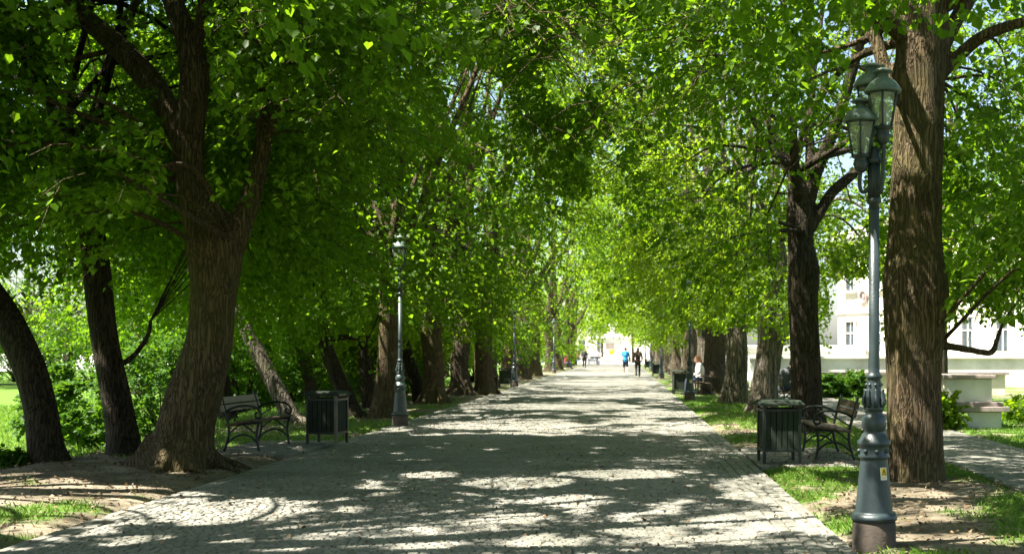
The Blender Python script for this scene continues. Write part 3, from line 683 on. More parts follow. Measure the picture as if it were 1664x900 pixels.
# ================================================================== BENCHES, BINS, LAMPS
def make_bench(wood='wood', woodback=None):
    """length along +Y (0..1.5), front towards -X"""
    root = empty('park_bench'); Lb = 1.5
    mb = MB()
    for k in range(5):
        x = -.21 + k * .098; mb.box((x, Lb / 2, .445 - .018 * (k > 2) - .01 * k), (.085, Lb + .16, .03))
    mb.build('seat', M[wood], root, False, .006)
    mb = MB()
    for k, (x, z) in enumerate([(.285, .62), (.318, .735)]):
        c_, s_ = math.cos(.28), math.sin(.28)
        mb.box((x, Lb / 2, z), (.028, Lb + .16, .1), rot=[[c_, 0, s_], [0, 1, 0], [-s_, 0, c_]])
    mb.build('backrest', M[woodback or wood], root, False, .006)
    for y in (.05, Lb - .05):
        f = MB()
        def t(P, r): f.tube(resample([(x, y, z) for x, z in P], 14), r, 8, True, squash=(1, 1))
        t([(-.24, 0), (-.222, .06), (-.2, .24), (-.225, .4), (-.25, .43)], .02)                     # front leg
        t([(.29, 0), (.262, .07), (.215, .25), (.225, .42), (.27, .6), (.335, .84)], .02)           # rear leg running up as the back post
        t([(-.25, .415), (-.05, .4), (.22, .385)], .02)                                              # seat bearer
        t([(-.222, .1), (-.12, .2), (0, .235), (.13, .2), (.25, .1)], .015)                           # lower arch
        t([(-.2, .24), (-.08, .33), (0, .385)], .012); t([(.215, .25), (.12, .33), (.04, .385)], .012)
        t([(.262, .57), (.12, .645), (-.08, .66), (-.2, .63), (-.265, .56), (-.25, .49), (-.19, .485), (-.175, .54), (-.21, .565)], .017)  # arm ending in a scroll
        t([(-.25, .43), (-.235, .47), (-.25, .5)], .014)
        t([(.235, .45), (.15, .5), (.05, .56), (-.02, .62)], .01)
        f.build('bench_frame', M['iron_dark'], root, True)
    return root
def make_bin(edge=True):
    root = empty('litter_bin'); wd = .45
    mb = MB()
    for s_ in range(4):
        for k in range(6):
            u = -wd / 2 + (k + .5) * wd / 6
            c = {0: (u, -wd / 2, .44), 1: (wd / 2, u, .44), 2: (u, wd / 2, .44), 3: (-wd / 2, u, .44)}[s_]
            mb.box(c, ((wd / 6 - .012), .022, .56) if s_ % 2 == 0 else (.022, wd / 6 - .012, .56))
    mb.build('slatted_body', M['bin'], root, False, .004)
    mb = MB(); mb.box((0, 0, .43), (wd - .05, wd - .05, .5)); mb.build('inner_tub', M['black'], root, False)
    mb = MB()
    for sx in (-1, 1):
        for sy in (-1, 1): mb.box((sx * (wd / 2 + .008), sy * (wd / 2 + .008), .38), (.04, .04, .76))
    for z in (.175, .7):
        for s_ in (-1, 1): mb.box((0, s_ * (wd / 2 + .02), z), (wd - .03, .014, .035)); mb.box((s_ * (wd / 2 + .02), 0, z), (.014, wd - .03, .035))
    mb.build('post_frame', M['iron_dark'], root, False, .003)
    mb = MB(); mb.box((0, 0, .775), (wd + .14, wd + .14, .03)); mb.box((0, 0, .81), (wd + .12, wd + .12, .04), taper=.86); mb.build('lid', M['bin'], root, False, .006)
    return root

bench_e = make_bench('wood'); bench_e.location = (2.83, 16.65, .045); bench_e.rotation_euler = (0, 0, R_(-1))
tag(bench_e, 'brown slatted bench with scrolled iron ends beside the near right bin', 'bench', 'park benches along the path')
def bench(x, y, rz, z=.03, label=None, src=bench_e):
    c = copy_tree(src); c.location = (x, y, z); c.rotation_euler = (0, 0, rz); c['label'] = label; return c
bench_w = make_bench('wood', 'wood_grey'); bench_w.rotation_euler = (0, 0, R_(180 - 2.5)); bench_w.location = (-5.53, 19.5, .055)
tag(bench_w, 'slatted bench with weathered grey backrest beside the big forked trunk', 'bench', 'park benches along the path')
bench(2.72, 42.2, 0, .03, 'bench carrying the red-haired woman behind the second right lamp')
bench(4.55, 34.9, R_(180), .0, 'bench carrying the man in grey between two right-hand trunks')
bench(-5.5, 52.3, R_(180), .03, 'dark bench at the foot of the second left lamp')
bench(-5.6, 80, R_(182), .03, 'sunlit bench ahead of the third left lamp')
bench(-5.2, 110.5, R_(180), .03, 'farthest bench with the person in dark red')
bin_e = make_bin(); bin_e.location = (2.05, 16.35, .04); bin_e.rotation_euler = (0, 0, R_(3)); tag(bin_e, 'dark green slatted litter bin in front of the near right bench', 'litter bin', 'litter bins along the path')
bin_w = copy_tree(bin_e); bin_w.location = (-4.72, 19.55, .055); bin_w.rotation_euler = (0, 0, R_(-8)); bin_w['label'] = 'near-black slatted litter bin beside the left bench with grey backrest'
mbx = MB(); mbx.box((.235, -.247, .38), (.045, .045, .76)); mbx.box((.235, -.12, .775), (.145, .3, .034)); mbx.build('painted_light_corner', M['bin_lit_edge'], bin_w, False, .003)  # pale corner and lid strip: light on the right side put into colour
for (px, py, lb) in [(1105, 640.5, 'litter bin beside the second right lamp'), (821, 631, 'litter bin beside the second left lamp'), (1067, 612, 'litter bin beside the third right lamp'), (1053, 600, 'litter bin beside the fourth right lamp'), (925, 598.5, 'litter bin beside the person in dark red')]:
    Y = 3000 / (py - CY); c = copy_tree(bin_e); c.location = ((px - CX) / F * Y, Y, .03); c.rotation_euler = (0, 0, R_(4)); c['label'] = lb

def lantern(parent, name, top, z, x=0, y=0, s=1.0):
    """z = bottom of the glass"""
    g = MB(); th = np.arange(7) / 6 * 2 * math.pi + .3
    def hx(r, zz, k): return (x + math.cos(th[k]) * r * s, y + math.sin(th[k]) * r * s, zz)
    r0, r1, h = .088, .142, .31 * s
    fr = MB()
    for k in range(6): fr.tube([hx(r0, z, k), hx(r1, z + h, k)], .009 * s, 6)
    for (r, zz, w_) in ((r0, z, .011), (r1, z + h, .013)):
        for k in range(6): fr.tube([hx(r, zz, k), hx(r, zz, k + 1)], w_ * s, 6)
    f_ = fr.build(name, M['iron'], parent, True)
    for k in range(6):
        g.add([hx(r0 - .004, z + .004, k), hx(r0 - .004, z + .004, k + 1), hx(r1 - .004, z + h - .004, k + 1), hx(r1 - .004, z + h - .004, k)], [(0, 1, 2, 3)])
    gl = g.build('glass', M['glass'], f_, False)
    sl = gl.modifiers.new('thick', 'SOLIDIFY'); sl.thickness = .004
    H_ = z + h
    rf = MB(); rf.lathe([(a * s, H_ + b * s) for a, b in [(.165, .006), (.168, .022), (.15, .05), (.115, .1), (.062, .135), (.052, .15), (.05, .19)]], 18, (x, y, 0))
    rf.lathe([(a * s, H_ + b * s) for a, b in [(.088, .185), (.092, .195), (.05, .22), (.018, .228), (.012, .24), (.016, .25), (.004, .265)]], 18, (x, y, 0)); rf.build('roof', M['copper'], f_, True)
    cup = MB(); cup.lathe([(.03 * s, z - .13), (.05 * s, z - .11), (.075 * s, z - .06), (.06 * s, z - .045), (.06 * s, z - .02), (.085 * s, z - .012), (.092 * s, z - .002)], 16, (x, y, 0)); cup.lathe([(.03, z), (.028, z + .12), (.035, z + .13), (.022, z + .2)], 10, (x, y, 0)); cup.build('burner_cup', M['iron'], f_, True)
    return f_
PROF = [(.143, .285), (.142, .3), (.105, .69), (.105, .70), (.118, .708), (.122, .722), (.112, .735), (.112, .79), (.116, .80), (.128, .81), (.128, .835), (.11, .85), (.09, .89), (.074, .905), (.08, .915), (.092, .94), (.096, .97), (.09, 1.01), (.076, 1.035), (.066, 1.045), (.066, 1.07), (.078, 1.075), (.08, 1.09), (.07, 1.1), (.064, 1.13), (.068, 1.18), (.056, 1.24), (.058, 1.28), (.048, 1.315), (.06, 1.322), (.064, 1.335), (.052, 1.35), (.042, 1.37), (.044, 1.41), (.041, 1.5), (.04, 2.62)]
def make_lamp(lanterns=1, seg=28):
    root = empty('street_lamp')
    mb = MB(); mb.lathe([(.168, -.08), (.166, .02), (.165, .2), (.16, .225)], seg); mb.build('footing', M['rust'], root, True)
    mb = MB(); mb.lathe([(.16, .225), (.174, .232), (.176, .262), (.168, .27), (.16, .285)] + PROF[0:], seg)
    b = mb.build('column_base', M['iron_lamp'], root, True)
    mb = MB()
    for k in range(8):                                # raised acanthus leaves and rosettes on the collar
        a = k / 8 * 6.283; ca, sa = math.cos(a), math.sin(a)
        mb.tube(resample([(.066 * ca, .066 * sa, 1.1), (.082 * ca, .082 * sa, 1.14), (.07 * ca, .07 * sa, 1.2), (.074 * ca, .074 * sa, 1.235)], 8), [.014, .016, .016, .014, .012, .01, .008, .006], 6)
        mb.ball((.058 * ca, .058 * sa, 1.27), .013, 8, 6)
        mb.ball((.114 * ca, .114 * sa, .762), (.02, .02, .016), 8, 6)
    mb.build('ornament', M['iron_lamp'], b, True)
    mb = MB(); mb.lathe([(.04, 2.62), (.039, 2.66), (.054, 2.668), (.056, 2.69), (.044, 2.7), (.046, 2.71)], seg)
    mb.lathe([(.046, 2.71), (.046, 2.97)], 48, flute=.09, nfl=12)
    mb.lathe([(.046, 2.97), (.062, 2.98), (.064, 3.0), (.05, 3.02), (.045, 3.06), (.03, 3.1)], seg); mb.build('pole', M['iron'], root, True)
    return root
lamp1 = make_lamp(3, 40); lamp1.location = (1.925, 9.5, -.02)
tag(lamp1, 'grey-green street lamp with three glass lanterns and a yellow warning sticker', 'street lamp', 'cast-iron street lamps along the path')
arm = MB()
for (x, y, z) in [(.055, -.06, 3.24), (0, .11, 3.31), (-.105, -.02, 3.03)]:
    arm.tube(resample([(0, 0, 2.84), (x * .8, y * .8, 2.75), (x * 1.1, y * 1.1, z - .22), (x, y, z - .1)], 14), .016, 8)
    arm.tube(resample([(0, 0, 3.0), (x * .5, y * .5, 3.06), (x, y, z - .12)], 10), .012, 6)
arm.build('lantern_arms', M['iron'], lamp1, True)
lantern(lamp1, 'lantern', True, 3.24, .055, -.06, .85); lantern(lamp1, 'lantern', True, 3.32, 0, .11, .85); lantern(lamp1, 'lantern', True, 3.03, -.105, -.02, .83)
# sticker that follows the cone
def sticker(parent, az, z, wd, h, r):
    def pt(u, v, o_):
        zz = z + v; rr = .143 + (.105 - .143) * (zz - .3) / .39 + o_; a = az + u / rr
        return (rr * math.cos(a), rr * math.sin(a), zz)
    def patch(u0, u1, v0, v1, o_, n=6):
        mb = MB(); us = np.linspace(u0, u1, n); V = [pt(u, v0, o_) for u in us] + [pt(u, v1, o_) for u in us] + [pt(u, v0, o_ - .002) for u in us] + [pt(u, v1, o_ - .002) for u in us]
        q = [(k, k + 1, n + k + 1, n + k) for k in range(n - 1)] + [(2 * n + k, k, n + k, 3 * n + k) for k in (0,)] + [(n - 1, 3 * n - 1, 4 * n - 1, 2 * n - 1)]
        mb.add(V, q); return mb
    o = patch(-wd / 2, wd / 2, 0, h, .0035).build('warning_sticker', M['stickerwhite'], parent, False)
    y_ = patch(-wd / 2 + .004, wd / 2 - .004, h * .36, h - .005, .005); y_.build('yellow_field', M['yellow'], o, False)
    tri = MB(); hh = h * .5; v0 = h * .42; w2 = wd * .36
    outer = [(-w2, v0), (w2, v0), (0, v0 + hh)]; inn = [(-w2 * .66, v0 + hh * .1), (w2 * .66, v0 + hh * .1), (0, v0 + hh * .76)]
    Vt = [pt(u, v, .0065) for u, v in outer + inn]; tri.add(Vt, [(0, 1, 4, 3), (1, 2, 5, 4), (2, 0, 3, 5)])
    bolt = [(.004, hh * .66), (-.006, hh * .36), (.001, hh * .36), (-.003, hh * .14), (.007, hh * .44), (.0005, hh * .44)]
    tri.add([pt(u, v0 + v, .0065) for u, v in bolt], [(0, 1, 2, 5)], [(5, 2, 3), (5, 3, 4)])
    tri.build('lightning_symbol', M['black'], o, False)
    t = MB()
    for k in range(2): 
        z_ = h * (.1 + .12 * k); us = np.linspace(-wd * .32, wd * .32, 4); V = [pt(u, z_, .005) for u in us] + [pt(u, z_ + h * .05, .005) for u in us]; t.add(V, [(i_, i_ + 1, 5 + i_, 4 + i_) for i_ in range(3)])
    t.build('small_print', M['yellow'], o, False)
sticker(lamp1, R_(-90 + 40 - 12), .545, .06, .095, 0)
lamp2 = make_lamp(1, 20); lamp2.location = (2.04, 38.5, 0); lantern(lamp2, 'lantern', True, 3.26, 0, 0, 1.12)
sticker(lamp2, R_(-90 + 12), .545, .07, .095, 0)
tag(lamp2, 'single-lantern street lamp beside the bench with the red-haired woman', 'street lamp', 'cast-iron street lamps along the path')
LP = [(2.09, 69.8, 'third street lamp up the right side, bin at its foot'), (2.1, 98, 'fourth street lamp up the right side, far bin beside it'), (2.1, 124, 'farthest street lamp on the right, thin against white plaza'),
      (-4.56, 25, 'street lamp left of the path in front of the mossy sunlit trunk'), (-4.8, 53.6, 'street lamp left of the path with bin against its base'), (-5.06, 88, 'far left street lamp half hidden in drooping leaves')]
for (x, y, lb) in LP:
    c = copy_tree(lamp2); c.location = (x, y, 0); c['label'] = lb; c.rotation_euler = (0, 0, random.Random(int(y)).uniform(0, 6))
    if x < 0:
        for ch in list(c.children):
            if ch.name.startswith('warning'):
                for g in list(ch.children): bpy.data.objects.remove(g)
                bpy.data.objects.remove(ch)

# ================================================================== PEOPLE
def lerp(a, b, t): return tuple(x + (y - x) * t for x, y in zip(a, b))
WALK = dict(pel=(0, 0, .96), waist=(0, .01, 1.1), chest=(0, 0, 1.3), neck=(0, .0, 1.48), head=(0, .025, 1.63),
            shl=(-.185, 0, 1.43), ell=(-.245, -.1, 1.17), wrl=(-.235, .02, .93), shr=(.185, 0, 1.43), elr=(.245, .04, 1.16), wrr=(.235, .2, .96),
            hil=(-.095, 0, .93), knl=(-.1, .12, .5), anl=(-.1, .16, .085), hir=(.095, 0, .93), knr=(.1, .02, .5), anr=(.1, -.22, .14), pitch=.0)
SIT = dict(pel=(0, 0, .53), waist=(0, -.02, .68), chest=(0, 0, .9), neck=(0, .05, 1.08), head=(0, .09, 1.22),
           shl=(-.185, .02, 1.03), ell=(-.24, .06, .77), wrl=(-.12, .28, .66), shr=(.185, .02, 1.03), elr=(.24, .06, .77), wrr=(.12, .29, .66),
           hil=(-.1, 0, .52), knl=(-.12, .42, .5), anl=(-.12, .44, .085), hir=(.1, 0, .52), knr=(.12, .42, .5), anr=(.12, .47, .085), pitch=.1)
def person(loc, rz, label, pose, top, legs, hair='hair_dark', longhair=False, shorts=False, longsleeve=True, shoe='cl_black', skirt=False, hs=1.0, group='people on the avenue', scale=1.0, fat=1.0):
    P = dict(pose); root = empty('person', loc, rz, label, 'person', group); root.scale = (scale,) * 3
    b = MB()
    def T(mb, pts, r, seg=12, n=14):
        C = resample(np.array([(*p, q) for p, q in zip(pts, r)], float), n); mb.tube(C[:, :3], C[:, 3], seg); mb.ball(C[0, :3], C[0, 3], 10, 7); mb.ball(C[-1, :3], C[-1, 3], 10, 7)
    T(b, [P['pel'], P['waist'], P['chest'], lerp(P['chest'], P['neck'], .75)], [.135, .12, .14, .085]); T(b, [P['shl'], lerp(P['shl'], P['shr'], .5), P['shr']], [.06, .085, .06])
    T(b, [lerp(P['chest'], P['neck'], .7), P['neck'], lerp(P['neck'], P['head'], .5)], [.06, .055, .056])
    hd = np.array(P['head']); b.ball(hd + [0, 0, .015], (.076, .097, .115), 16, 12); b.ball(hd + [0, .025, -.055], (.055, .065, .06), 12, 8)
    b.tube([hd + [0, .092, .02], hd + [0, .112, -.02], hd + [0, .095, -.03]], [.009, .016, .012], 8)
    b.ball(hd + [0, .085, -.062], (.024, .012, .009), 8, 6)
    for s_ in (-1, 1): b.ball(hd + [s_ * .078, -.005, 0], (.012, .022, .034), 8, 6)
    for s in ('l', 'r'):
        sg = -1 if s == 'l' else 1
        T(b, [P['sh' + s], P['el' + s], P['wr' + s]], [.052, .041, .028])
        wv = np.array(P['wr' + s]); d = wv - np.array(P['el' + s]); d = d / np.linalg.norm(d); side = np.cross(d, [sg, 0, 0]); side /= np.linalg.norm(side); nrm = np.array([sg, 0, 0.])
        b.tube([wv, wv + d * .05, wv + d * .09], [.026, .036, .032], 10, squash=(.55, 1))
        for k, (o_, L_) in enumerate([(-.027, .068), (-.009, .078), (.009, .072), (.026, .056)]):
            p0 = wv + d * .08 + side * o_; b.tube([p0, p0 + d * L_ * .5 - nrm * .006, p0 + d * L_ * .9 - nrm * .026], [.0095, .009, .007], 7)
        p0 = wv + d * .035 - side * .028; b.tube([p0, p0 + d * .03 - side * .022, p0 + d * .062 - side * .026 - nrm * .012], [.012, .011, .008], 7)
        T(b, [P['hi' + s], lerp(P['hi' + s], P['kn' + s], .5), P['kn' + s], lerp(P['kn' + s], P['an' + s], .35), P['an' + s]], [.088 * fat, .075, .055, .055, .036], n=20)
        an = np.array(P['an' + s]); b.tube([an + [0, -.03, -.03], an + [0, .08, -.045], an + [0, .17, -.06]], [.036, .036, .026], 10)
    b.build('body', M['skin'], root, True, remesh=.009, smoothit=2)
    # clothes: a little larger than the body
    t = MB(); T(t, [lerp(P['pel'], P['waist'], -.1), P['waist'], P['chest'], lerp(P['chest'], P['neck'], .72)], [.158 * fat, .148 * fat, .163 * fat, .095]); T(t, [P['shl'], lerp(P['shl'], P['shr'], .5), P['shr']], [.07, .1, .07])
    for s in ('l', 'r'):
        e = P['wr' + s] if longsleeve else lerp(P['sh' + s], P['el' + s], .75)
        if longsleeve: T(t, [P['sh' + s], P['el' + s], lerp(P['el' + s], e, .93)], [.068, .056, .042])
        else: T(t, [P['sh' + s], e], [.07, .066])
    t.build('jacket' if longsleeve else 'shirt', M[top], root, True, remesh=.014, smoothit=3)
    l = MB(); T(l, [P['pel'], lerp(P['hil'], P['hir'], .5)], [.145 * fat, .14 * fat]); T(l, [P['hil'], P['hir']], [.105, .105])
    for s in ('l', 'r'):
        if shorts: T(l, [P['hi' + s], lerp(P['hi' + s], P['kn' + s], .93)], [.108, .09])
        elif skirt: T(l, [P['hi' + s], P['kn' + s], lerp(P['kn' + s], P['an' + s], .35)], [.12, .1, .09])
        else: T(l, [P['hi' + s], lerp(P['hi' + s], P['kn' + s], .5), P['kn' + s], lerp(P['kn' + s], P['an' + s], .9)], [.108, .092, .072, .056], n=20)
    l.build('shorts' if shorts else ('skirt' if skirt else 'trousers'), M[legs], root, True, remesh=.014, smoothit=3)
    for s in ('l', 'r'):
        an = np.array(P['an' + s]); m_ = MB(); m_.tube([an + [0, -.05, -.02], an + [0, .0, -.02], an + [0, .1, -.04], an + [0, .19, -.058]], [.04, .05, .044, .028], 10); m_.build('shoe', M[shoe], root, True, smoothit=1)
    h = MB(); h.ball(hd + [0, -.018, .035], (.088, .1, .108), 16, 12)
    if longhair: T(h, [hd + [0, -.05, .03], hd + [0, -.09, -.1], hd + [0, -.11, -.28 * hs]], [.085, .095, .06])
    h.build('hair', M[hair], root, True, remesh=.014, smoothit=2)
    for s_ in (-1, 1):
        e = MB(); e.ball(hd + [s_ * .03, .086, .022], .011, 8, 6); e.build('eye', M['black'], root)
    return root
WALK2 = dict(WALK); WALK2.update(knl=(-.1, .02, .5), anl=(-.1, -.2, .13), knr=(.1, .12, .5), anr=(.1, .15, .085), ell=(-.235, .05, 1.16), wrl=(-.2, .2, .98), elr=(.25, -.1, 1.17), wrr=(.24, -.02, .93))
Yb = 83; man = person(((1016.5 - CX) / F * Yb, Yb, .02), 0, 'walking man in bright blue shirt and navy shorts seen from behind', WALK, 'cl_blue', 'cl_navy', shorts=True, longsleeve=False, shoe='cl_white', fat=1.1, scale=1.02)
mb = MB(); mb.box((0, 0, 0), (.1, .28, .34)); sb = mb.build('shoulder_bag', M['cl_black'], None, True, .04); sb.location = (man.location.x + .3, Yb - .03, .98); tag(sb, 'black bag hanging at the right hip of the man in blue', 'bag')
mb = MB(); mb.tube(resample([(.02, 0, .15), (-.12, -.16, .38), (-.3, -.14, .52), (-.3, .05, .53)], 10), .016, 6); mb.build('strap', M['cl_black'], sb)
Yd = 74; wom = person(((1036.5 - CX) / F * Yd, Yd, .02), 0, 'walker in dark clothes with long dark hair and a backpack', WALK2, 'cl_brown', 'cl_black', longhair=True, scale=.99)
mb = MB(); mb.box((0, 0, 0), (.3, .17, .42)); bp_ = mb.build('backpack', M['cl_brown'], None, True, .05); bp_.location = (wom.location.x, Yd - .24, 1.25); tag(bp_, 'brown backpack on the back of the walker in dark clothes', 'backpack')
mb = MB(); mb.box((0, -.1, -.06), (.2, .06, .2)); mb.build('front_pocket', M['cl_black'], bp_, True, .02)
Yc = 114; person(((949.5 - CX) / F * Yc, Yc, .02), R_(180), 'person in long black clothes walking towards the camera, far up the path', WALK, 'cl_black', 'cl_black', longhair=True, fat=1.15)
person((2.62, 43.0, .02), R_(92), 'red-haired woman in white top seated on a bench behind the second right lamp', SIT, 'cl_white', 'cl_navy', hair='hair_red', longhair=True, hs=1.2)
SIT2 = dict(SIT); SIT2.update(chest=(0, .08, .88), neck=(0, .2, 1.02), head=(0, .28, 1.13), shl=(-.19, .15, .98), shr=(.19, .15, .98), ell=(-.24, .28, .74), elr=(.24, .28, .74), wrl=(-.1, .46, .64), wrr=(.1, .46, .64))
person((4.42, 34.2, .0), R_(-78), 'man in grey jacket sitting hunched on a bench between right-hand trunks', SIT2, 'cl_grey', 'cl_navy', scale=1.02, fat=1.2)
person((-5.2, 109.6, .02), R_(-80), 'person in dark red top seated on the farthest left bench', SIT, 'cl_red', 'cl_denim', longhair=True)
Yf = 138; person(((939.5 - CX) / F * Yf, Yf, .02), R_(170), 'person in salmon top standing beside the parked bicycles', WALK2, 'cl_pink', 'cl_denim', longsleeve=False)
Yf = 150; person(((971 - CX) / F * Yf, Yf, .02), R_(120), 'person in white top standing right of the parked bicycles', WALK, 'cl_white', 'cl_denim', longsleeve=False)

# ================================================================== BICYCLES
def make_bike():
    root = empty('bicycle')
    for x in (-.52, .52):
        w_ = MB(); w_.ring((x, 0, .345), .325, .02, 'y', 26, 6); wo = w_.build('wheel', M['rubber'], root)
        r_ = MB(); r_.ring((x, 0, .345), .3, .01, 'y', 26, 5)
        for k in range(10):
            a = k / 10 * 6.283; r_.tube([(x, 0, .345), (x + math.cos(a) * .3, 0, .345 + math.sin(a) * .3)], .003, 4)
        r_.build('rim', M['chrome'], wo)
    f = MB()
    for a, b_ in [((-.52, 0, .345), (-.12, 0, .3)), ((-.52, 0, .345), (-.2, 0, .8)), ((-.12, 0, .3), (-.22, 0, .88)), ((-.12, 0, .3), (.34, 0, .72)), ((-.2, 0, .78), (.32, 0, .82)), ((.3, 0, .95), (.36, 0, .68)), ((.36, 0, .68), (.52, 0, .345))]: f.tube([a, b_], .018, 8)
    f.build('frame', M['bluepaint'], root)
    h = MB(); h.tube(resample([(.2, -.28, 1.02), (.3, -.2, 1.03), (.31, 0, 1.0), (.3, .2, 1.03), (.2, .28, 1.02)], 14), .014, 8); h.build('handlebar', M['chrome'], root)
    s_ = MB(); s_.tube(resample([(-.36, 0, .92), (-.24, 0, .93), (-.08, 0, .92)], 8), [.09, .09, .08, .07, .05, .035, .03, .025], 10, squash=(1, .35)) ; s_.build('saddle', M['rubber'], root)
    c_ = MB(); c_.ring((-.12, 0, .3), .09, .01, 'y', 18, 5); c_.box((-.12, .07, .2), (.02, .02, .2)); c_.box((-.12, -.07, .4), (.02, .02, .2)); c_.build('crank', M['chrome'], root)
    b_ = MB(); b_.box((.52, 0, .86), (.3, .34, .22), taper=1.1); b_.build('basket', M['iron_dark'], root)
    return root
bk = make_bike(); BX = [(955, 142, 15), (959, 146, 8), (963, 144, 20), (967, 147, 5)]
for k, (px, Y, a) in enumerate(BX):
    o = bk if k == 0 else copy_tree(bk); o.location = ((px - CX) / F * Y, Y, .015); o.rotation_euler = (0, 0, R_(a))
    tag(o, ['blue bicycle next to the person in salmon top', 'second blue bicycle from the person in salmon top', 'blue bicycle third along, left of the one by the white top', 'blue bicycle nearest the person in white top'][k], 'bicycle', 'blue bicycles parked at the far plaza')

# ================================================================== WALLS, BUILDINGS
def wall_block(name, label, cat, loc, parts, rz=0, group=None):
    root = empty(name, loc, rz, label, cat, group)
    for (nm, mat, boxes) in parts:
        mb = MB()
        for (c, d) in boxes: mb.box(c, d)
        mb.build(nm, M[mat], root, False, .012)
    return root
wall_block('stone_plinth', 'stepped white stone plinth with brownish caps right of the near trunk', 'plinth', (6.85, 25.2, -.02),
           [('lower_base', 'stone', [((0, 0, .16), (1.16, 1.9, .36))]), ('lower_cap', 'stonecap', [((0, 0, .40), (1.4, 2.2, .1)), ((0, 0, .49), (1.2, 1.95, .09))]),
            ('upper_block', 'white', [((0, 0, .76), (.9, 1.5, .46))]), ('upper_cap', 'stonecap', [((0, 0, 1.03), (1.06, 1.7, .07))])])
wall_block('garden_wall', 'low cream garden wall with dark coping behind the right bench', 'wall', (10.2, 43.5, -.02),
           [('wall', 'cream', [((0, 0, .36), (6.4, .4, .74))]), ('coping', 'stonecap', [((0, 0, .77), (6.6, .6, .1))]), ('notice_plate', 'stickerwhite', [((-.7, -.215, .42), (.5, .03, .36))])])
wall_block('terrace_wall', 'white terrace wall at the foot of the right-hand villa', 'wall', (14.5, 54, 0), [('wall', 'white', [((0, 0, .6), (18, .5, 1.25))]), ('coping', 'white', [((0, 0, 1.27), (18.2, .7, .12))])])
wall_block('balustrade_wall', 'long white wall glimpsed between the right-hand trunks', 'wall', (9.5, 72, 0), [('wall', 'white', [((0, 0, .9), (9, .5, 1.8))]), ('coping', 'stone', [((0, 0, 1.85), (9.2, .7, .12))])])

def facade_house(name, label, loc, rz, Lx, Ly, H, wall, rows, rooftype='roof', medallions=False, arch=False, group=None):
    """front looks along -Y in its own axes"""
    root = empty(name, loc, rz, label, 'building', group)
    mb = MB(); mb.box((0, Ly / 2, H / 2), (Lx, Ly, H)); wl = mb.build('wall', M[wall], root, False)
    mb = MB(); mb.box((0, Ly / 2, .5), (Lx + .2, Ly + .2, 1.0)); mb.box((0, Ly / 2, H - .2), (Lx + .7, Ly + .7, .28)); mb.box((0, Ly / 2, H - .52), (Lx + .35, Ly + .35, .3)); mb.box((0, Ly / 2, 3.9), (Lx + .22, Ly + .22, .22)); mb.build('cornice', M['stone'], root, False, .02)
    rf = MB(); z = H - .05; a, b_ = Lx / 2 + .4, Ly / 2 + .4; rh = 2.0
    rf.add([(-a, Ly / 2 - b_, z), (a, Ly / 2 - b_, z), (a, Ly / 2 + b_, z), (-a, Ly / 2 + b_, z), (-a + b_ * .9, Ly / 2, z + rh), (a - b_ * .9, Ly / 2, z + rh)], [(0, 1, 5, 4), (2, 3, 4, 5), (0, 3, 2, 1)], [(1, 2, 5), (3, 0, 4)]); rf.build('roof', M[rooftype], root, False)
    for (xs, z0, ww, wh, isarch) in rows:
        for x in xs:
            f = MB()
            f.box((x - ww / 2 - .07, -.05, z0 + wh / 2), (.16, .16, wh + .1)); f.box((x + ww / 2 + .07, -.05, z0 + wh / 2), (.16, .16, wh + .1)); f.box((x, -.06, z0 + wh + .12), (ww + .46, .22, .2)); f.box((x, -.09, z0 - .1), (ww + .5, .28, .14))
            f.box((x, -.02, z0 + wh / 2), (.07, .08, wh)); f.box((x, -.022, z0 + wh * .62), (ww, .08, .07))
            fo = f.build('window', M['frame'], root, False)
            p = MB(); p.box((x, -.005, z0 + wh / 2), (ww - .01, .03, wh - .01)); p.build('pane', M['pane'], fo, False)
    if medallions:
        for x in medallions:
            m_ = MB(); m_.ring((x, -.06, 4.75), .36, .1, 'y', 20, 6); m_.ball((x, -.04, 4.75), (.14, .08, .2), 10, 8); m_.build('wreath', M['stonecap'], root)
    return root
p0, p1 = np.array([13.0, 75.0]), np.array([19.6, 60.5]); dv = p1 - p0; Lx = float(np.linalg.norm(dv)); ang = math.atan2(dv[1], dv[0]); mid = (p0 + p1) / 2
xs = list(np.linspace(-Lx / 2 + 1.4, Lx / 2 - 1.4, 6))
facade_house('villa', 'pale villa with wreath medallions and tall windows behind the lamp', (*mid, 0), ang, Lx, 9, 8.6, 'cream', [(xs, 1.55, .85, 1.75, False), (xs, 5.2, .85, 1.9, False)], medallions=[(a + b) / 2 for a, b in zip(xs[:-1], xs[1:])])
facade_house('town_house', 'tall white town house at the right edge of the plaza', (30, 82, 0), R_(-35), 20, 10, 12, 'white', [(list(np.linspace(-8, 8, 7)), 1.6, 1.1, 2.0, False), (list(np.linspace(-8, 8, 7)), 5.2, 1.1, 2.0, False), (list(np.linspace(-8, 8, 7)), 8.6, 1.1, 1.8, False)])
facade_house('end_building', 'white building closing the far end of the avenue', (2, 200, 0), R_(8), 22, 9, 7.5, 'cream', [([-9, -6, 5, 8], 1.4, 1.1, 2.0, True), ([-9, -6, 5, 8], 5.2, 1.1, 1.8, False)])
facade_house('arcade_building', 'pale building with tall windows beyond the far left lamp', (-17, 165, 0), R_(20), 20, 9, 8, 'white', [(list(np.linspace(-8, 8, 9)), .9, 1.3, 2.7, True), (list(np.linspace(-8, 8, 9)), 5, 1.1, 1.8, False)])
facade_house('pink_house', 'pinkish house far across the meadow at the left edge', (-49.5, 80, -.8), R_(62), 16, 9, 7, 'cream', [(list(np.linspace(-6, 6, 6)), 1.4, 1.0, 1.6, False), (list(np.linspace(-6, 6, 6)), 4.4, 1.0, 1.4, False)])
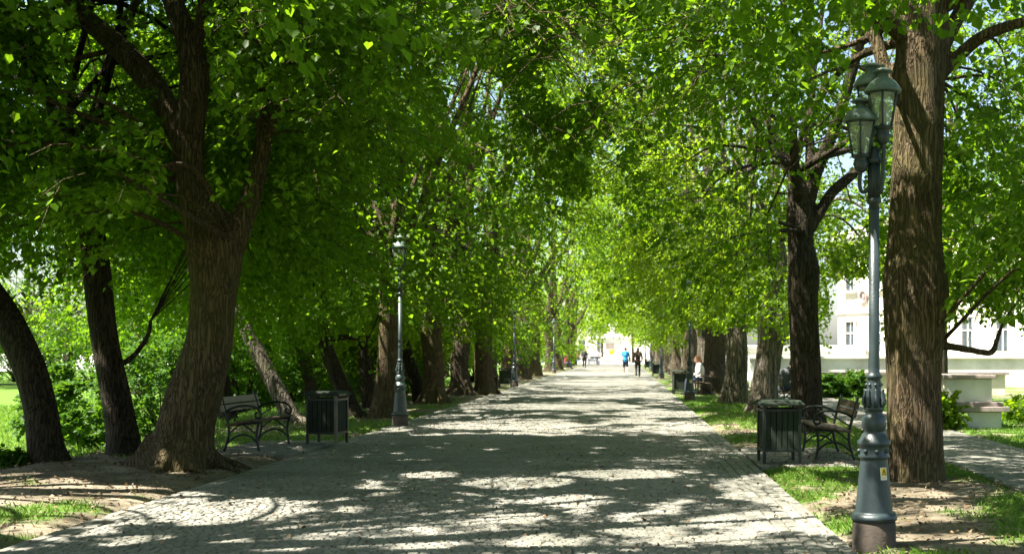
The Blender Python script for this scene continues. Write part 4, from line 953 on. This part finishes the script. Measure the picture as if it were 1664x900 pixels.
# monument with urn and a yellow sign at the end of the path
gate = empty('monument', (-1.75, 164, 0), 0, 'white pedestal monument topped by an urn at the end of the path', 'monument')
mb = MB(); mb.box((0, 0, .25), (4.2, 2.6, .5)); mb.box((0, 0, .65), (3.4, 2.0, .35)); mb.build('steps', M['stone'], gate, False, .02)
mb = MB(); mb.box((.2, 0, 2.1), (2.5, 1.5, 2.6)); mb.box((.2, 0, 3.5), (3.0, 1.9, .25)); mb.box((.2, 0, 3.75), (2.6, 1.6, .25)); mb.build('pedestal', M['white'], gate, False, .02)
mb = MB(); mb.lathe([(.55, 3.87), (.6, 4.0), (.3, 4.15), (.22, 4.35), (.55, 4.75), (.62, 5.05), (.5, 5.2), (.25, 5.35), (.16, 5.5), (.1, 5.7)], 20, (.2, 0, 0)); mb.build('urn', M['white'], gate)
mb = MB(); mb.box((-.2, -.78, 2.3), (1.1, .06, .7)); mb.build('inscription_panel', M['stonecap'], gate, False)
sg = empty('yellow_sign', (-1.68, 160, 0), 0, 'round yellow sign on a post in front of the far monument', 'sign')
mb = MB(); mb.tube([(0, 0, 0), (0, 0, 1.5)], .04, 8); mb.build('post', M['chrome'], sg)
mb = MB(); mb.lathe([(.36, 0), (.36, .03)], 20); o = mb.build('disc', M['yellow'], sg); o.rotation_euler = (R_(90), 0, 0); o.location = (0, -.05, 1.55)

# ================================================================== TREES
def tr(*a, **k): return make_tree(*a, **k)
# the big forked trunk on the left
L1Y = 15.5; q = at(290, 765, L1Y)
T1 = px_limb([(282, 790, 172), (288, 762, 150), (296, 725, 122), (303, 690, 108), (315, 645, 106), (329, 600, 96), (342, 550, 88), (346, 500, 84), (350, 450, 92), (349, 405, 104), (338, 365, 88), (322, 335, 66), (310, 295, 55), (308, 240, 52), (312, 180, 54), (316, 120, 54), (303, 60, 46), (280, 0, 40), (268, -80, 36), (275, -220, 28), (300, -420, 16)], L1Y, .86)
LM1 = [px_limb([(362, 420, 70), (385, 375, 50), (405, 330, 40, .1), (423, 260, 34, .2), (432, 180, 30, .3), (425, 90, 26, .4), (405, 0, 20, .5), (420, -150, 14, .6)], L1Y, .86),
       px_limb([(308, 280, 46), (293, 225, 48, .05), (262, 160, 48, .1), (220, 105, 46, .2), (180, 65, 42, .3), (130, 20, 36, .4), (80, -45, 30, .5), (20, -160, 20, .6)], L1Y, .86),
       px_limb([(425, 250, 18, .2), (470, 140, 14, 0), (560, 40, 11, -.2), (640, -30, 8, -.4)], L1Y, .86), px_limb([(280, 0, 26), (420, -60, 20, .2), (640, -160, 16, .5), (880, -150, 10, 1)], L1Y, .86),
       px_limb([(425, 60, 16, .4), (560, -20, 12, .6), (700, -40, 8, 1.)], L1Y, .86)]
ex = [at(*p) for p in [(405, 130, 14.6), (380, 90, 14.7), (430, 60, 14.9), (360, 180, 14.8), (455, 170, 15), (470, 60, 15.2), (190, 300, 15.8), (200, 380, 16), (225, 240, 16)]]
rng = np.random.default_rng(77)
ex2 = [(rng.uniform(-4.6, -.2), rng.uniform(11.5, 16.5), rng.uniform(3.9, 6.5)) for _ in range(46)]
tr('linden_tree', 'massive brown trunk forking low beside the left edge of the path', q[0], L1Y, 0, 1, trunk=T1, limbs=LM1, Rc=5.2, zb=2.9, zt=15.5, bark='bark_brown', hero=True, ctr=(-5.2, 16.5), fork=5.5, extra=ex + ex2, autolimbs=True, group='trees of the avenue')
# the near right trunk behind the lamp
q = at(1488, 785, 14.4)
T2 = px_limb([(1488, 800, 108), (1488, 780, 98), (1487, 740, 93), (1486, 700, 92), (1484, 600, 92), (1486, 520, 104), (1488, 475, 111), (1487, 440, 104), (1487, 400, 92), (1490, 300, 85), (1494, 200, 84), (1496, 100, 83), (1502, 0, 82), (1508, -90, 66), (1500, -250, 46), (1490, -480, 22)], 14.4, .95)
LM2 = [px_limb([(1525, 130, 16), (1560, 90, 22), (1600, 58, 21, -.2), (1664, 36, 18, -.4), (1750, 20, 14, -.6)], 14.4), px_limb([(1520, 110, 22), (1550, 40, 26, .1), (1578, -10, 26, .2), (1620, -120, 22, .4)], 14.4),
       px_limb([(1470, 180, 20), (1440, 120, 24, .1), (1420, 50, 22, .2), (1395, 0, 20, .3), (1360, -90, 14, .5)], 14.4), px_limb([(1460, 30, 14), (1395, 68, 11, .3), (1330, 86, 9, .6), (1250, 95, 6, .9)], 14.4),
       px_limb([(1500, 556, 16, .15), (1545, 563, 14, .2), (1585, 570, 12, .3), (1612, 572, 12, .4), (1622, 545, 9, .45), (1636, 515, 7, .5), (1655, 490, 5, .5)], 14.4),
       px_limb([(1525, 20, 14), (1600, -60, 12, -1), (1300, -200, 9, -2)], 14.4)]
ex = [at(*p) for p in [(1580, 300, 14), (1620, 380, 14.2), (1600, 200, 14.5), (1640, 130, 14), (1570, 400, 15), (1640, 470, 14.6), (1600, 440, 15.2), (1650, 260, 14.4), (1650, 400, 14), (1590, 500, 14.9), (1560, 250, 15.3), (1570, 150, 15.4), (1650, 505, 14.9), (1560, 465, 15.5), (1620, 490, 14.4), (1650, 330, 15.5), (1610, 260, 15.6), (1660, 200, 15.5)]]
ex += [(rng.uniform(4.0, 8.5), rng.uniform(13.2, 18.5), rng.uniform(2.9, 6.5)) for _ in range(75)]
ex += [(rng.uniform(-1.2, 2.6), rng.uniform(11.8, 15.5), rng.uniform(4.2, 6.3)) for _ in range(30)]
tr('linden_tree', 'thick straight trunk with a bulge standing right behind the three-lantern lamp', q[0], 14.4, 0, 2, trunk=T2, limbs=LM2, Rc=5.0, zb=2.5, zt=15.5, bark='bark_brown', hero=True, ctr=(3.6, 14.8), fork=5.2, roots=0, extra=ex, group='trees of the avenue')
q = at(1312, 702, 23)
T3 = px_limb([(1312, 715, 74), (1311, 700, 64), (1310, 670, 56), (1309, 600, 53), (1306, 520, 52), (1305, 480, 56), (1307, 440, 60), (1302, 400, 50), (1300, 350, 50), (1297, 315, 38), (1292, 285, 28), (1283, 262, 20), (1270, 235, 14), (1240, 180, 9), (1200, 100, 5)], 23, .9)
LM3 = [px_limb([(1308, 335, 34), (1322, 290, 26), (1328, 262, 22), (1345, 252, 16), (1375, 245, 12, .3), (1410, 230, 10, .6)], 23, .9), px_limb([(1313, 375, 26), (1332, 345, 22), (1350, 315, 20), (1372, 295, 20, .1), (1395, 275, 16, .2), (1418, 245, 12, .4)], 23, .9),
       px_limb([(1318, 320, 24), (1316, 220, 17, .4), (1318, 130, 18, .5), (1312, 50, 16, .6), (1318, -60, 14, .6), (1310, -250, 8, .6)], 23, .9)]
tr('linden_tree', 'dark knobbly trunk forking into three limbs behind the right bench', q[0], 23, 0, 3, trunk=T3, limbs=LM3, Rc=4.9, zb=2.6, zt=16, bark='bark_dark', hero=True, ctr=(3.3, 23.3), fork=4.6, roots=.5, leaf='leaf2', group='trees of the avenue', dens=1.0)
q = at(1240, 670, 30.6)
T4 = px_limb([(1238, 680, 74), (1239, 668, 58), (1241, 640, 44), (1246, 600, 40), (1251, 560, 40), (1257, 535, 48), (1256, 505, 38), (1262, 470, 24), (1270, 420, 18), (1262, 350, 12), (1265, 200, 5)], 30.6)
tr('linden_tree', 'broad grey trunk with flared foot just left of the man in grey', q[0], 30.6, 1, 4, trunk=T4, Rc=4.8, zb=2.3, zt=16, bark='bark_grey', ctr=(3.4, 30.6), fork=3.2, leaf='leaf2', group='trees of the avenue')
q = at(1193, 655, 36)
T5 = px_limb([(1193, 664, 62), (1193, 652, 50), (1196, 620, 40), (1198, 580, 38), (1196, 540, 36), (1196, 500, 30), (1198, 470, 24), (1200, 420, 18), (1195, 330, 10), (1198, 200, 5)], 36)
tr('linden_tree', 'ridged grey trunk between the red-haired woman and the broad flared trunk', q[0], 36, 1, 5, trunk=T5, Rc=4.8, zb=2.3, zt=16, bark='bark_grey', ctr=(3.2, 36), fork=3.4, leaf='leaf2', group='trees of the avenue')
far_r = 'linden trunk among the crowded far trunks on the right, beyond the red-haired woman'
RR = [(3.25, 44.2, 'trunk directly behind the bench with the red-haired woman'), (3.3, 51, far_r), (3.2, 58.5, far_r), (3.4, 66, far_r), (3.2, 74, far_r), (3.3, 82, far_r), (3.35, 90, far_r), (3.2, 99, far_r), (3.3, 108, far_r), (3.3, 118, far_r), (3.4, 129, far_r), (3.3, 140, far_r)]
for k, (x, y, lb) in enumerate(RR):
    lod = 1 if y < 48 else 2 if y < 85 else 3
    tr('linden_tree', lb, x, y, lod, 20 + k, r0=.42, Rc=4.8 if y < 55 else 5.5, zb=2.5, zt=16 + (k % 3), leaf='leaf2' if k % 2 else 'leaf', bark='bark_grey' if k % 2 else 'bark', group='trees of the avenue', fork=3.3, ctr=(x - .3, y))
# left row
q = at(625, 680, 27.8)
T6 = px_limb([(622, 690, 62), (623, 676, 52), (627, 640, 42), (629, 590, 37), (631, 540, 35), (631, 500, 34), (631, 480, 34), (634, 440, 24), (640, 380, 20), (650, 300, 14), (660, 150, 7)], 27.8, .9)
tr('linden_tree', 'sun-flecked mossy trunk immediately left of the nearest left lamp', q[0], 27.8, 1, 6, trunk=T6, Rc=4.8, zb=2.5, zt=15.5, bark='bark_brown', ctr=(-5.2, 27.8), fork=3.6, extra=[at(*p) for p in [(650, 395, 23.6), (632, 425, 23.8), (668, 430, 24), (648, 452, 23.7), (690, 410, 24.5), (610, 410, 24), (655, 360, 23.5), (700, 470, 25.5), (620, 460, 25), (680, 375, 24.2), (640, 380, 23.2), (665, 400, 23.4), (720, 440, 26)]], group='trees of the avenue')
far_l = 'linden trunk in the crowded far part of the left row, beyond the double trunk'
LL = [(-5.6, 36, .31, 'straight brown trunk between the mossy trunk and the double trunk'), (-5.75, 43, .35, 'left half of the double trunk by the path on the left'), (-4.98, 43.6, .34, 'right half of the double trunk by the path on the left'), (-5.7, 52, .32, far_l), (-5.6, 59.5, .34, far_l), (-5.6, 67.5, .42, far_l), (-5.7, 76, .5, 'wide dark trunk ahead of the sunlit far left bench'), (-5.8, 95, .4, far_l), (-5.7, 104, .4, far_l), (-5.8, 121, .4, far_l), (-5.9, 132, .4, far_l), (-6, 142, .4, far_l)]
for k, (x, y, r0, lb) in enumerate(LL):
    lod = 1 if y < 48 else 2 if y < 85 else 3
    tr('linden_tree', lb, x, y, lod, 50 + k, r0=r0, Rc=4.9 if y < 55 else 5.5, zb=1.9, zt=15.5 + (k % 3), leaf='leaf' if k % 2 else 'leaf2', bark='bark' if k % 2 else 'bark_brown', group='trees of the avenue', fork=3.4, ctr=(x + .4, y), dens=.8 if k in (1, 2) else 1, extra=[(x + rng.uniform(-.6, 2.2), y - rng.uniform(.8, 3.6), rng.uniform(2.5, 4.2)) for _ in range(16)] if y < 62 else None)
# second, leaning row on the left
def lean_tree(rows, Y, lb, seed, lod=1, bark='bark_dark', limbs=None, **kw):
    T = px_limb(rows, Y); b0 = T[1]; T = [(T[0][0], T[0][1], -1.1, T[0][3] * 1.05)] + T
    return tr('leaning_tree', lb, b0[0], b0[1], lod, seed, trunk=T, limbs=limbs, bark=bark, group='leaning trees behind the left row', z0=0, **kw)
lean_tree([(80, 790, 120), (78, 755, 72), (72, 720, 56), (64, 660, 52), (48, 600, 52), (24, 545, 50), (0, 500, 46), (-40, 440, 40), (-90, 360, 32), (-130, 240, 26), (-120, 60, 18), (-100, -200, 8)], 16.2, 'dark trunk bending left out of the picture beside the meadow', 301, 0, Rc=4.0, zb=3.6, zt=13, fork=5, ctr=(-8.6, 16.6), dens=1.3)
lean_tree([(202, 770, 100), (202, 745, 64), (198, 700, 48), (188, 640, 44), (174, 570, 42), (164, 500, 42), (158, 440, 40), (150, 380, 36), (140, 310, 30), (125, 250, 26), (95, 190, 26), (55, 120, 24), (20, 40, 20), (-10, -80, 14), (0, -250, 8)], 17.4, 'dark slender trunk standing just left of the big forked trunk', 302, 0, Rc=4.4, zb=3.2, zt=14, fork=4.2, ctr=(-7.8, 17.8), dens=1.4,
          limbs=[px_limb([(140, 310, 24), (100, 270, 22), (50, 235, 20, .2), (0, 200, 16, .4), (-60, 180, 10, .6)], 17.4), px_limb([(150, 350, 14), (100, 315, 10), (40, 308, 8), (0, 300, 6)], 17.4), px_limb([(180, 600, 10), (215, 580, 8), (240, 545, 7), (245, 520, 5)], 17.4), px_limb([(50, 110, 14), (55, 50, 12), (45, -20, 8)], 17.4)])
lean_tree([(376, 700, 44), (374, 688, 32), (366, 650, 26), (361, 620, 22), (352, 560, 20), (340, 470, 18), (330, 350, 12), (320, 200, 6)], 26, 'thin dark trunk half hidden behind the big forked trunk', 303, 1, Rc=3.6, zb=2.6, zt=12, fork=3.6, dens=.8)
lean_tree([(482, 700, 50), (476, 684, 34), (462, 655, 29), (440, 615, 28), (420, 575, 26), (405, 545, 24), (380, 480, 20), (360, 400, 14), (350, 250, 7)], 25.6, 'pale grey leaning trunk rising behind the left bench', 304, 1, bark='bark_grey', Rc=4.0, zb=2.7, zt=13, fork=3.2, dens=.9)
lean_tree([(516, 672, 34), (512, 660, 26), (504, 630, 24), (496, 595, 23), (488, 550, 20), (478, 480, 16), (470, 350, 10), (468, 200, 5)], 34, 'dim brown trunk rising straight behind the left litter bin', 305, 1, bark='bark', Rc=4.4, zb=2.8, zt=14, fork=3.6)
lean_tree([(582, 690, 42), (575, 675, 32), (566, 650, 26), (548, 610, 25), (532, 570, 23), (525, 540, 20), (515, 480, 16), (500, 380, 10), (495, 250, 5)], 28.4, 'dark trunk with a level side limb between bin and mossy trunk', 306, 1, Rc=4.0, zb=2.8, zt=13, fork=3.2,
          limbs=[px_limb([(528, 552, 10), (560, 548, 9, .2), (590, 550, 8, .4), (600, 548, 6, .5)], 28.4)])
lean_tree([(604, 680, 36), (602, 664, 26), (597, 620, 22), (590, 570, 19), (580, 520, 16), (572, 420, 10), (570, 300, 5)], 33, 'thin dark trunk close behind the mossy trunk', 307, 1, Rc=4.0, zb=2.8, zt=13, fork=3.4, dens=.8)
lean_tree([(690, 672, 36), (684, 660, 26), (676, 625, 22), (666, 590, 20), (655, 540, 16), (645, 440, 10), (640, 300, 5)], 36.5, 'leaning dark trunk between the left lamp and the straight brown trunk', 308, 1, Rc=4.2, zb=2.8, zt=14, fork=3.4)
# crowns outside the picture that shade the foreground
off = 'linden outside the picture whose crown shades the near path'
for k, (x, y, zb, zt, R) in enumerate([(3.4, 6.6, 4.6, 15, 4.6), (3.4, -1, 4.6, 15, 4.8), (-6.2, 8.3, 4.4, 15, 4.8), (-5.8, .5, 4.6, 15, 4.8), (-9.3, 4.8, 4.2, 13, 4.2), (-9.8, 11.2, 4.0, 12, 3.6)]):
    tr('linden_tree', off, x, y, 1, 400 + k, Rc=R, zb=zb, zt=zt, fork=4.2, group='trees beside the camera')
# trees and shrubs beyond, left and right
def bush(x, y, R, H, seed, lb, lod=1, group=None, leaf='leafbush', z0=None, n=None, name='shrub'):
    rng = np.random.default_rng(seed); gz = float(ground_z(np.array([x]), np.array([y]))[0]); root = empty(name, (x, y, gz), 0, lb, 'shrub' if name == 'shrub' else 'tree', group)
    ng, ns_, k, size, kind, length = LOD[lod]; ng = n or int(12 + 16 * R * H / 3); C = []
    while len(C) < ng:
        p = rng.uniform(-1, 1, 3)
        r = np.linalg.norm(p)
        if r > 1 or r < .35: continue
        C.append((x + p[0] * R, y + p[1] * R, gz + max(.12, H * (.5 + .5 * p[2]))))
    C = np.array(C); st = MB()
    for c in C[::2]:
        st.tube(resample([(rng.normal(0, .08), rng.normal(0, .08), -.05), ((c[0] - x) * .5, (c[1] - y) * .5, (c[2] - gz) * .6), (c[0] - x, c[1] - y, c[2] - gz)], 6), np.array([.03, .026, .022, .017, .012, .006]) * min(1, H / 3), 5, False)
    st.build('stems', M['bark_dark'], root)
    org = (C[:, None, :] + rng.normal(0, .28 if H > 2 else .1, (len(C), ns_, 3)) * [1, 1, .7]).reshape(-1, 3); org[:, 2] = np.maximum(org[:, 2], gz + .08)
    drs = (org - np.array([x, y, gz + H * .3])) * .5 + rng.normal(0, .4, org.shape); kk = ~pruned(org, rng, 9)
    if H < 2 or kk.sum() < 3: kk[:] = True
    V, Q, rnd = leaves(org[kk], drs[kk], k, size * .85, rng, kind, length=length * (.6 if H > 2 else .35), hole=False, free=H < 2)
    np_mesh('foliage', V - [x, y, gz], Q, M[leaf], root, rnd, False)
    return root
us = 'leafy undergrowth shrub in the green bank behind the leaning left trunks'
for k, (px, Y, R, H) in enumerate([(395, 33, 2.0, 3.4), (470, 37, 2.2, 3.6), (530, 41, 2.4, 3.2), (590, 40, 2.2, 3.4), (650, 46, 2.2, 3.6), (700, 52, 2.4, 3.4), (420, 44, 2.6, 4.5), (560, 54, 2.8, 4.5), (770, 62, 2.6, 3.6), (340, 42, 2.4, 4.2)]):
    bush((px - CX) / F * Y, Y, R, H, 500 + k, us, 1 if Y < 40 else 2, 'undergrowth shrubs on the left')
bush((142 - CX) / F * 22, 22, .85, 1.5, 540, 'small sunlit shrub in the gap between the two bending left trunks', 1)
bush((60 - CX) / F * 17.0, 16.0, .22, .3, 541, 'small dark weed clump at the foot of the left bending trunk', 1, n=4)
bush((1372 - CX) / F * 41, 41.0, .75, .95, 542, 'small garden shrub in front of the low cream wall', 1)
bush((1352 - CX) / F * 40, 40.5, .5, .75, 544, 'pale leafy shrub at the left end of the cream wall', 1)
bush((1405 - CX) / F * 41, 41.5, .5, .45, 545, 'low shrub right of the taller one by the cream wall', 1)
bush(6.24, 24.0, .12, .85, 546, 'light green sapling in front of the white stone plinth', 1, n=4, leaf='leaf2')
bush((262 - CX) / F * 33, 33, 1.5, 2.6, 547, 'sunlit shrub on the meadow seen directly left of the big forked trunk', 1)
bush((112 - CX) / F * 30, 30, 1.2, 2.0, 548, 'rounder shrub farther back between the bending left trunks', 1)
ft = 'background tree beyond the meadow on the left'
for k, (px, Y, R, zt) in enumerate([(-60, 84, 7, 18), (110, 80, 6.5, 17), (230, 48, 4.6, 13), (360, 52, 4.8, 14), (470, 58, 5, 15), (600, 62, 5, 15), (720, 74, 5, 15), (-190, 78, 7, 18), (40, 92, 7, 19), (300, 72, 5.5, 16)]):
    tr('meadow_tree', ft, (px - CX) / F * Y, Y, 2, 600 + k, Rc=R, zb=1.9 if k not in (0, 1, 7, 8) else 2.2, zt=zt, fork=3, group='background trees on the left', inner=.4, r0=.3, z0=-.7)
gt = 'garden tree behind the white plaza on the right'
for k, (x, Y, R, zt) in enumerate([(9.6, 20, 3.8, 12), (11.5, 29, 3.8, 12), (27, 76, 4.5, 10), (33, 62, 4.5, 9), (13.5, 24, 4.2, 14), (16.5, 36, 5, 14), (9.5, 37, 3.6, 12)]):
    tr('garden_tree', ['garden tree whose leaves hang at the right picture edge', 'garden tree behind the stepped plinth', gt, gt, gt, gt, gt][k], x, Y, 1 if k < 2 else 2, 640 + k, Rc=R, zb=1.5 if k in (2, 3) else 3.2, zt=zt, fork=3, r0=.24, group='garden trees on the right')
# flower-bed hedge and bright lawn right of the plinth
for k in range(4):
    bush(9.0 + k * 1.6, 27 + k * 1.4, .9, .45, 660 + k, 'low yellow-green bedding shrub on the lawn right of the plinth', 2, 'bedding shrubs on the lawn', leaf='leaf2', n=16)

et = 'leafy street tree at the end of the avenue beside the monument'
for k, (x, y) in enumerate([(-6.4, 157), (-12, 168), (3.6, 166), (8.5, 160), (-3.2, 178), (1.2, 182)]):
    tr('street_tree', et, x, y, 3, 700 + k, Rc=4.2, zb=2.2 if k < 4 else 4.6, zt=12, fork=2.8, r0=.2, leaf='leaf2', group='street trees at the end of the avenue')

for k, (px, Y, R, H) in enumerate([(-40, 100, 4.2, 5.5), (25, 95, 3.6, 4.4), (90, 88, 3.6, 5.0), (150, 82, 3.4, 4.6), (205, 76, 3.2, 4.8)]):
    bush((px - CX) / F * Y, Y, R, H, 560 + k, 'bush in the sunlit row closing the far side of the left meadow', 2, 'bushes beyond the meadow', n=60)
